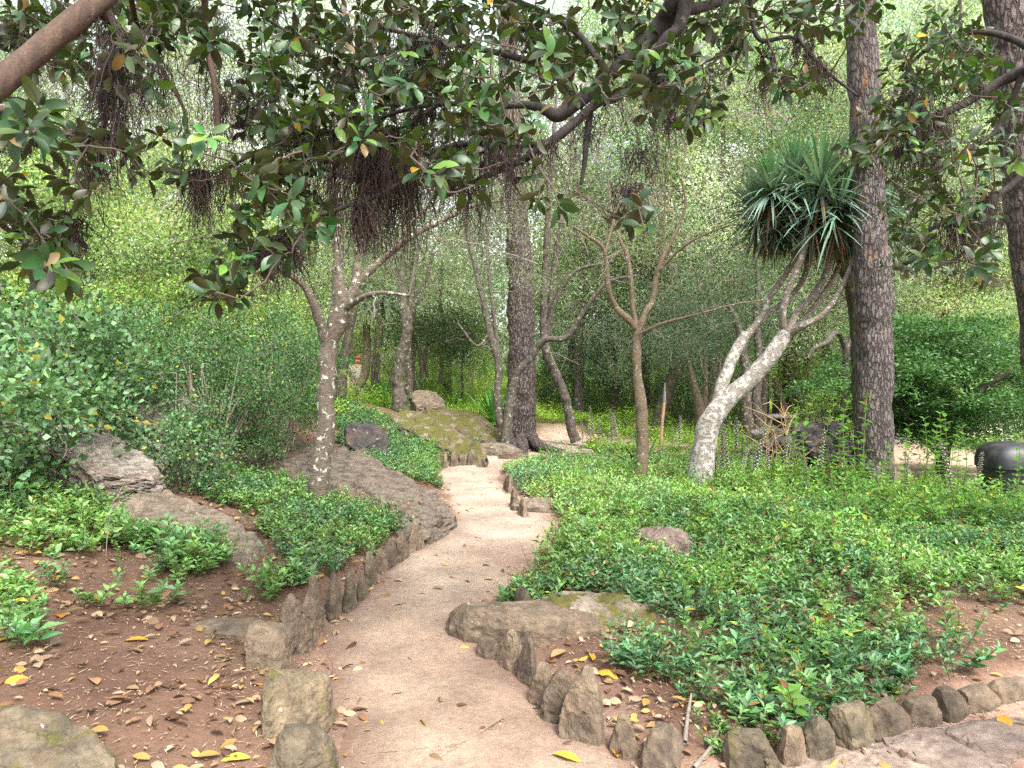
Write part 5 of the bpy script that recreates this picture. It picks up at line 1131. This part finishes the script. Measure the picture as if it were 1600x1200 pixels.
for place,gname,lst in [('before the big right pine','leafy shoots before the right pine',[(1350,8.3,1.35),(1340,8.1,1.1),(1325,8.2,1.15),(1308,8.3,1.25),(1318,8.6,1.0),(1335,7.9,.9),(1372,8.0,.75),(1392,7.9,.8),(1296,8.5,1.1),(1360,7.7,.6)]),
  ('before the grotto','leafy shoots before the grotto',[(1240,8.8,1.1),(1250,8.6,1.3),(1246,9.0,1.2),(1232,8.7,.9),(1264,8.4,.8),(1220,8.9,.7),(1284,8.3,.7)]),
  ('left of the black bin','leafy shoots left of the bin',[(1412,7.9,.9),(1430,7.7,.95),(1448,7.9,1.1),(1462,7.6,1.0),(1480,7.8,1.15),(1494,7.5,.9),(1508,7.9,1.05),(1440,7.4,.75),(1470,7.2,.7),(1420,8.3,1.0),(1500,7.2,.7),(1400,7.5,.7),(1455,8.2,1.15),(1488,8.2,1.0)]),
  ('in front of the black bin','leafy shoots in front of the bin',[(1530,7.3,.5),(1562,7.1,.62),(1584,7.2,.95),(1570,6.8,.5),(1600,7.4,.8),(1540,6.9,.4)])]:
    for px,d,s in sorted(lst):
        lb=ORD[sorted(lst).index((px,d,s))]+' bright leafy shoot from the left '+place; p=atd(px,d); rz=rng.random()*6.28
        if s0 is None: s0=shoot(lb,gname); s0.location=tuple(p); s0.scale=(s,s,s); s0.rotation_euler=(0,0,rz)
        else: o=dup(s0,p,rz,s,lb,gname); o.rotation_euler=(rng.normal()*.1,rng.normal()*.1,rz)
# dry branching stalks
for (px,d,h,lb) in [(1196,10.4,1.0,'dry tan branching stalk left of the grotto, below the stone wall'),(1228,9.6,1.05,'taller dry tan stalk in front of the grotto'),(1212,9.9,.8,'short dry tan stalk between the two taller ones')]:
    c=atd(px,d); b=MB(); paths=[]
    main=catmull([(0,0,-.05),(.02,0,h*.5),(-.03,0,h)],9); paths.append(main)
    for k in range(9): q=main[rng.integers(2,8)]; e=q+np.array([rng.normal()*.28,rng.normal()*.15,.1+.3*rng.random()]); paths.append(catmull([q,(q+e)/2+rng.normal(size=3)*.03,e],9))
    tubes(b,np.array(paths),np.linspace(.008,.003,9),5,col=(.34,.22,.12)); o=b.build('dry_stalk',M['twig']); o.location=c; tag(o,lb,'dry stalk','dry stalks by the grotto')
# thin dead twig on the ledge and small bits
o=None
c=G(165,868); b=MB(); paths=[catmull([(0,0,-.02),(.02,.0,.2),(.05,0,.36)],8)]; 
for e in ((.16,0,.46),(.12,.03,.50),(.20,-.02,.40),(.10,0,.42)): paths.append(catmull([(.05,0,.36),(.08,0,.40),e],8))
tubes(b,np.array(paths),np.linspace(.004,.0015,8),4,col=(.30,.25,.2)); o=b.build('dead_twig',M['twig']); o.location=c; tag(o,'thin grey forked dead twig standing on the bank below the pale ledge','twig')
def stick(pts,r,lb,col=(.17,.145,.12)):
    P=[G(a,b_)+np.array([0,0,z]) for a,b_,z in pts]; C=catmull(P,24); b=MB(); tubes(b,C,np.linspace(r,r*.45,24),8,col=col,rough=.2,rs=20); o=b.build('fallen_stick',M['twig']); tag(o,lb,'stick')
stick([(1070,1172,.03),(1074,1130,.02),(1080,1105,.06)],.012,'pale bleached stick standing among leaves left of the lower right stones')
stick([(1084,1208,.02),(1110,1180,.03),(1124,1160,.05)],.010,'grey stick lying slantwise at the bottom edge right of the low broad stone')
stick([(1005,1196,.01),(1012,1168,.03),(1035,1162,.02)],.008,'curled pale root beside the small reddish edging stone')
stick([(462,862,.04),(480,850,.05),(498,840,.05)],.014,'short greyish broken stick on the soil by the left edging stones')
stick([(990,1035,.02),(1030,1015,.03),(1055,990,.03)],.006,'thin brown twig on the litter below the mossy hump')
# ---------------------------------------------------------------- fallen leaves and litter
def curled(c,L,ang,col,name,lb,cat,grp,tilt=.15):
    b=MB(); d=np.array([[math.cos(ang),math.sin(ang),tilt*rng.normal()]]); leaves(b,np.array([[0,0,.012]]),d,np.array([[rng.normal()*.3,rng.normal()*.3,1]]),L,L*.46,np.array([col]),'ovate')
    o=b.build(name,M['dry']); o.location=tuple(c); tag(o,lb,cat,grp)
Y1=(.48,.27,.035); Y2=(.36,.17,.03); T1=(.30,.18,.09); Y3=(.46,.36,.05)
for px,py,L,col,lb in [(232,1003,.13,Y1,'largest yellow leaf on the bare soil at left'),(392,1190,.11,Y3,'big yellow leaf at the bottom edge left of the path'),(45,1064,.09,Y1,'yellow leaf on the soil near the left side of the frame'),(96,970,.11,Y2,'orange-tan leaf above the largest yellow one on the left soil'),
  (152,1074,.11,T1,'curled tan leaf on the left soil above the corner boulder'),(60,918,.10,Y2,'orange leaf among twigs at the far left'),(30,922,.09,Y1,'yellow leaf at the left frame side beside an orange one'),(18,1000,.10,Y2,'ochre leaf low at the left side of the frame'),(592,913,.05,Y1,'small yellow leaf on the path by the left stones'),(410,1075,.08,Y2,'orange leaf at the foot of the flat-topped block'),
  (592,1128,.10,Y1,'yellow leaf on the near path left of its middle'),(735,1017,.07,Y3,'yellow leaf at the foot of the small square stone'),(762,1063,.08,(.26,.12,.06),'brown leaf on the path in front of the hollow stone'),(770,1068,.05,Y1,'little yellow leaf touching the brown one on the path'),(800,1165,.09,Y2,'ochre leaf on the near path below the slanting slab'),
  (904,1036,.13,Y3,'long yellow leaf behind the narrow split stone'),(926,1036,.09,Y1,'yellow leaf touching the long yellow one in the litter'),(934,1054,.12,Y1,'orange-yellow leaf behind the tallest pointed stone'),(884,1020,.12,T1,'pale tan leaf on the soil behind the jagged stone'),(940,1014,.09,T1,'tan leaf in the litter below the mossy hump'),
  (982,1018,.08,Y1,'bright yellow leaf in the litter below the mossy hump'),(990,1010,.07,Y3,'yellow leaf overlapping the bright one below the hump'),(908,974,.08,Y2,'orange leaf at the foot of the mossy hump'),(1040,985,.10,T1,'tan leaf at the right end of the mossy hump'),(970,990,.09,T1,'pale leaf right of the mossy hump litter'),
  (990,1119,.06,Y3,'small yellow leaf right of the tallest pointed stone'),(1010,1140,.10,T1,'tan leaf beside the small reddish stone'),(1003,1160,.10,Y2,'orange-brown leaf leaning on the small reddish stone'),(965,1188,.11,Y2,'large ochre leaf lying at the foot of the small reddish stone'),(910,1198,.13,Y3,'yellow leaf at the bottom edge in front of the tallest stone'),
  (958,1072,.07,T1,'round tan leaf behind the tallest pointed stone'),(1455,1140,.10,Y2,'orange leaf on the side path at lower right'),(1580,1150,.12,Y1,'yellow leaf on the side path near the right side'),(1185,1112,.09,T1,'pale round leaf under the sprigs at lower right'),(212,1098,.12,(.24,.10,.06),'dark red curled leaf on the soil above the corner boulder'),
  (452,868,.09,Y2,'orange leaf on the shelf rock at left'),(268,774,.07,Y2,'orange leaf on the dark soil under the pale ledge'),(340,830,.08,Y1,'yellow leaf lying on the left rock shelf'),(470,758,.09,T1,'salmon-coloured leaf in the ground cover left of the lichened trunk'),(1068,1000,.1,T1,'tan leaf under the edge of the right bed')]:
    curled(G(px,py),L,rng.random()*6.28,col,'fallen_leaf',lb,'fallen leaf','yellow and brown leaves fallen on the ground')
x=-5.5+11*vrand(60000); y=1.6+9*vrand(60000); z=H(x,y); px,py=proj(np.stack([x,y,z],1)); d,s=pathd(x,y); p2=path2d(x,y)
nn_=fbm(np.stack([x,y,x*0],1),1.6,71,3)
dens=np.where(d>0,np.where(s<0,np.clip(.65+nn_*1.1,.15,1),np.clip(.7+nn_,.2,1)),np.where(d>-.18,.25,.045)); dens=np.where((d>0)&(s>0)&(p2<0),.35,dens)
dens*=np.where(y>6,.5,1)
ok=(vrand(60000)<dens); P=np.stack([x,y,z+.016],1)[ok]; print('litter',len(P))
n=min(len(P),12500); P=P[rng.permutation(len(P))[:n]]
pal=.62*np.array([(.42,.27,.16),(.30,.16,.09),(.55,.41,.27),(.18,.10,.07),(.56,.36,.12),(.50,.37,.27)]); col=pal[rng.integers(0,6,n)]*(.7+.6*vrand(n,1))
Dd=rdir(n,-.12,.25); b=MB(); L=.022+.065*vrand(n)**1.8; leaves(b,P,Dd,np.tile([0,0,1.],(n,1))+.5*rng.normal(size=(n,3)),L,L*(.3+.3*vrand(n)),col,'ovate')
# needles and straw
x=-5.5+11*vrand(90000); y=1.6+8*vrand(90000); d,s=pathd(x,y); ok=vrand(90000)<np.where(d>0,.42,np.where(d>-.2,.08,.022)); x,y=x[ok],y[ok]; z=H(x,y)+.009; n=len(x); P=np.stack([x,y,z],1)
Dd=rdir(n,-.05,.14); L=.015+.05*vrand(n)**2; leaves(b,P,Dd,np.tile([0,0,1.],(n,1)),L,.0042,cvar((.40,.30,.21),n,.35,.08),'rh')
tag(b.build('leaf_litter',M['dry']),'dry brown leaf litter, needles and straw strewn over the soil and path edges','leaf litter',kind='stuff')
# pebbles
x=-4.5+9*vrand(30000); y=1.6+8*vrand(30000); d,s=pathd(x,y); ok=vrand(30000)<np.where(d>0,.10,np.where(d>-.15,.22,.06)); x,y=x[ok],y[ok]; n=len(x); z=H(x,y)+.008
ico=np.array([(1,0,0),(-1,0,0),(0,1,0),(0,-1,0),(0,0,1),(0,0,-1)],float); fc=[(0,2,4),(2,1,4),(1,3,4),(3,0,4),(2,0,5),(1,2,5),(3,1,5),(0,3,5)]
r=.003+.008*vrand(n)**3; V=np.stack([x,y,z],1)[:,None]+ico[None]*r[:,None,None]*(.6+.7*vrand(n,6,1))*np.array([1.2,1,.6])
F=(np.arange(n)*6)[:,None,None]+np.array(fc)[None]; b=MB(); pc=np.array([(.40,.28,.21),(.25,.15,.11),(.5,.42,.35)])[rng.integers(0,3,n)]; b.add(V,T=F,C=np.repeat(pc*(.7+.5*vrand(n,1)),6,0))
tag(b.build('gravel',plain('pebble',.9,40)),'small pebbles and grit scattered on the path and soil','gravel',kind='stuff')
# ---------------------------------------------------------------- objects
def box(mb,c,s,col,rot=0,bev=0):
    c=np.array(c,float); s=np.array(s,float)/2; ca,sa=math.cos(rot),math.sin(rot)
    v=np.array([(x,y,z) for z in (-1,1) for x,y in ((-1,-1),(1,-1),(1,1),(-1,1))],float)*s
    v=np.stack([v[:,0]*ca-v[:,1]*sa,v[:,0]*sa+v[:,1]*ca,v[:,2]],1)+c
    mb.add(v,Q=[(3,2,1,0),(4,5,6,7),(0,1,5,4),(1,2,6,5),(2,3,7,6),(3,0,4,7)],C=col)
M['wood']=plain('weathered_wood',.85,35,.5,.004); M['stonework']=plain('cut_stone',.9,25,.6,.006)
# stake with a sprinkler/lamp head
c=W(1035,705,13.6); c[2]=float(H(c[0],c[1])); st=thing('wooden_stake','round tan wooden stake with a grey metal fitting on top, behind the small bare tree','stake',c)
b=MB(); tubes(b,np.array([c+[-.06,0,-.1],c+[-.03,0,.3],c+[.0,0,.7],W(1038,627,13.6)]),np.full(4,.028),12,col=(.30,.19,.10),cap=True); b.build('post',M['wood'],st)
tp=W(1038,627,13.6); b=MB(); tubes(b,np.array([tp,tp+[.0,0,.1],tp+[.01,0,.34]]),np.array([.034,.026,.010]),10,col=(.12,.12,.12),cap=True); b.build('metal_fitting',M['stonework'],st)
# picnic table and benches
zt=float(H(*atd(1211,21.5)[:2])); 
def table(label,cx,cy,w_,dp,h,kind):
    z=float(H(cx,cy)); t=thing(kind,label,'picnic table' if kind=='picnic_table' else 'bench',(cx,cy,z))
    b=MB(); box(b,(cx,cy,z+h-.05),(w_,dp,.09),(.40,.33,.28),.25); 
    b.build('tabletop' if kind=='picnic_table' else 'seat',M['stonework'],t)
    for s in (-1,1):
        b=MB(); ox,oy=math.cos(.25)*w_*.32*s,math.sin(.25)*w_*.32*s; box(b,(cx+ox,cy+oy,z+(h-.097)/2-.05),(.14,dp*.55,h-.0),(.26,.17,.13),.25); b.build('leg',M['stonework'],t)
p=atd(1209,21.5); x0,y0=p[0],p[1]
table('stone picnic table with pale top on the dirt clearing beyond the rough wall',x0,y0,.98,.75,.78,'picnic_table')
table('stone bench left of the picnic table',x0-.92,y0+.1,.42,.5,.48,'stone_bench')
table('stone bench right of the picnic table',x0+.92,y0-.1,.45,.5,.5,'stone_bench')
# dark moulded bin with a domed lid, at the right
cx,cy=W(1580,700,9.1)[0],9.1; zb=float(H(cx,cy)); bz=1.6-(795-580)*9.1/FPX
zb=min(zb,bz); bn=thing('litter_bin','black moulded bin with a domed top, cut by the right side of the frame','bin',(cx,cy,zb))
def ring(w_,dp,z,n=28,e=3.2):
    a=np.arange(n)*2*math.pi/n; ca,sa=np.cos(a),np.sin(a); x=np.sign(ca)*np.abs(ca)**(2/e)*w_/2; y=np.sign(sa)*np.abs(sa)**(2/e)*dp/2; return np.stack([x+cx,y+cy,np.full(n,z)],1)
def loft(rs,col):
    b=MB(); n=len(rs[0]); V=np.concatenate(rs); idx=np.arange(len(rs)*n).reshape(len(rs),n); q=np.stack([idx[:-1],np.roll(idx,-1,1)[:-1],np.roll(idx,-1,1)[1:],idx[1:]],-1).reshape(-1,4); b.add(V,Q=q,C=col)
    b.add(np.concatenate([rs[-1],[rs[-1].mean(0)]]),T=[(j,(j+1)%n,n) for j in range(n)],C=col); return b
m_,n_t,bb=newmat('black_plastic'); bb.inputs['Roughness'].default_value=.5
vb=coord(n_t); cc_=mix(n_t,(.012,.014,.017),(.06,.055,.05),ramp(n_t,ntex(n_t,vb,6,6),[(.5,0),(.75,1)])); n_t.links.new(cc_,bb.inputs['Base Color']); bump(n_t,bb,ntex(n_t,vb,30,4),.1,.003); M['plastic']=m_
hb=1.6-(690-580)*9.1/FPX-zb
loft([ring(.52,.5,zb+.0),ring(.56,.52,zb+.12),ring(.66,.60,zb+hb*.66),ring(.68,.62,zb+hb*.70)],(1,1,1)).build('body',M['plastic'],bn)
loft([ring(.71,.65,zb+hb*.705),ring(.71,.65,zb+hb*.80),ring(.66,.60,zb+hb*.89),ring(.55,.50,zb+hb*.95),ring(.40,.36,zb+hb*.985),ring(.2,.18,zb+hb)],(1,1,1)).build('lid',M['plastic'],bn)
# thin pale post behind the bin
b=MB(); q=W(1571,700,20); q[2]=float(H(q[0],q[1])); tubes(b,np.array([q+[0,0,-.2],q+[0,0,.6],W(1571,655,20)]),np.full(3,.04),8,col=(.5,.5,.5),cap=True); o=b.build('post',M['stonework'],None); tag(o,'thin pale post standing behind the black bin','post')
# small pale slatted chairs far left of the crooked tree
fc_=W(615,585,30); zf=float(H(fc_[0],fc_[1])); fe=thing('picket_fence','short pale picket fence far behind, left of the dark crooked tree','fence',(fc_[0],30,zf))
for k in range(9):
    b=MB(); xx=fc_[0]-.55+k*.14; zc_=W(615,567,30)[2]; box(b,(xx,30,zc_),(.07,.03,.75),(.62,.56,.50)); b.build('picket',M['wood'],fe)
b=MB(); box(b,(fc_[0],30.035,W(615,563,30)[2]),(1.3,.03,.08),(.6,.54,.48)); b.build('rail',M['wood'],fe)
b=MB(); box(b,(fc_[0]-.6,30.08,(zf+W(615,575,30)[2])/2),(.09,.05,W(615,560,30)[2]-zf+.3),(.5,.44,.38)); b.build('post',M['wood'],fe)
b=MB(); box(b,(fc_[0]+.6,30.08,(zf+W(615,575,30)[2])/2),(.09,.05,W(615,560,30)[2]-zf+.3),(.5,.44,.38)); b.build('post',M['wood'],fe)
# ---------------------------------------------------------------- person
def skin(nm,verts,edges,radii,mat,parent,sub=2):
    me=bpy.data.meshes.new(nm); me.from_pydata([tuple(v) for v in verts],edges,[]); o=bpy.data.objects.new(nm,me); scene.collection.objects.link(o)
    o.parent=parent; s=o.modifiers.new('s','SKIN'); 
    for i,r in enumerate(radii): 
        sv=me.skin_vertices[0].data[i] if me.skin_vertices else None
        if sv: sv.radius=(r,r) if not isinstance(r,tuple) else r; sv.use_root=(i==0)
    m=o.modifiers.new('u','SUBSURF'); m.levels=sub; m.render_levels=sub; me.materials.append(mat); return o
def mat1(nm,c,rough=.8):
    m,n,b=newmat(nm); v=coord(n); n.links.new(mix(n,tuple(x*.85 for x in c),tuple(min(1,x*1.1) for x in c),ntex(n,v,25,4)),b.inputs['Base Color']); b.inputs['Roughness'].default_value=rough; return m
def skinobj(nm,verts,edges,radii,mat,parent,sub=2):
    bm=bmesh.new(); lay=bm.verts.layers.skin.verify(); vs=[]
    for v,r in zip(verts,radii):
        x=bm.verts.new(v); x[lay].radius=r if isinstance(r,tuple) else (r,r); vs.append(x)
    for a,b_ in edges: bm.edges.new((vs[a],vs[b_]))
    vs[0][lay].use_root=True
    me=bpy.data.meshes.new(nm); bm.to_mesh(me); bm.free(); o=bpy.data.objects.new(nm,me); scene.collection.objects.link(o); o.parent=parent
    o.modifiers.new('s','SKIN'); m=o.modifiers.new('u','SUBSURF'); m.levels=sub; m.render_levels=sub; me.materials.append(mat); return o
hd=23.0; pp=W(561,600,hd); ztop=W(563,556,hd)[2]; zf=ztop-1.74
pp[0]-=.06
pe=thing('person','man in a pink-red cap and beige polo shirt standing behind the curving trunk','person',(pp[0],hd,zf))
skm=mat1('skin',(.48,.24,.17),.6)
pe.scale=(1.12,1.12,1.0)
ps=[(0,0,.93),(0,0,1.12),(0,.0,1.36),(.0,.0,1.46),(.01,0,1.49),(.02,-.02,1.56),(.03,-.02,1.66),
 (-.18,0,1.40),(-.25,-.02,1.14),(-.22,-.12,.92),(-.20,-.16,.83),(.18,0,1.40),(.24,-.03,1.14),(.16,-.2,.98),(.10,-.26,.95),
 (-.10,0,.86),(-.11,.02,.48),(-.12,.05,.08),(-.13,-.1,.04),(.10,0,.86),(.12,-.04,.48),(.13,.02,.08),(.14,-.13,.04),
 (-.21,-.19,.76),(-.185,-.20,.77),(-.225,-.15,.77),(.06,-.29,.93),(.05,-.28,.97),(.07,-.31,.90)]
ed=[(0,1),(1,2),(2,3),(3,4),(4,5),(5,6),(2,7),(7,8),(8,9),(9,10),(2,11),(11,12),(12,13),(13,14),(0,15),(15,16),(16,17),(17,18),(0,19),(19,20),(20,21),(21,22),(10,23),(10,24),(10,25),(14,26),(14,27),(14,28)]
rd=[(.15,.11),(.14,.11),(.15,.10),.055,.055,(.085,.10),(.08,.09),.055,.042,.034,.03,.055,.042,.034,.03,.085,.06,.042,.035,.085,.06,.042,.035,.011,.010,.012,.011,.010,.012]
skinobj('body',ps,ed,rd,skm,pe)
skinobj('polo_shirt',[(0,0,.95),(0,0,1.14),(0,0,1.36),(0,0,1.45),(-.18,0,1.40),(-.245,-.02,1.20),(.18,0,1.40),(.235,-.03,1.20)],[(0,1),(1,2),(2,3),(2,4),(4,5),(2,6),(6,7)],[(.185,.15),(.18,.145),(.165,.12),.07,.075,.062,.075,.062],mat1('beige_cloth',(.40,.33,.27)),pe)
skinobj('trousers',[(0,0,.90),(-.10,0,.82),(-.11,.02,.48),(-.12,.05,.10),(.10,0,.82),(.12,-.04,.48),(.13,.02,.10)],[(0,1),(1,2),(2,3),(0,4),(4,5),(5,6)],[(.16,.13),.105,.08,.065,.105,.08,.065],mat1('grey_trousers',(.22,.23,.21)),pe)
skinobj('cap',[(.035,-.01,1.69),(.035,-.02,1.71),(.06,-.13,1.665)],[(0,1),(1,2)],[(.085,.10),(.07,.085),(.06,.012)],mat1('pink_cap',(.60,.06,.09)),pe)
skinobj('face_features',[(.045,-.11,1.60),(.048,-.125,1.585)],[(0,1)],[.014,.016],skm,pe)
skinobj('shoe',[(-.12,.04,.04),(-.13,-.14,.035)],[(0,1)],[.045,.04],mat1('shoe_leather',(.06,.05,.05)),pe)
skinobj('shoe',[(.13,.02,.04),(.14,-.16,.035)],[(0,1)],[.045,.04],bpy.data.materials['shoe_leather'],pe)
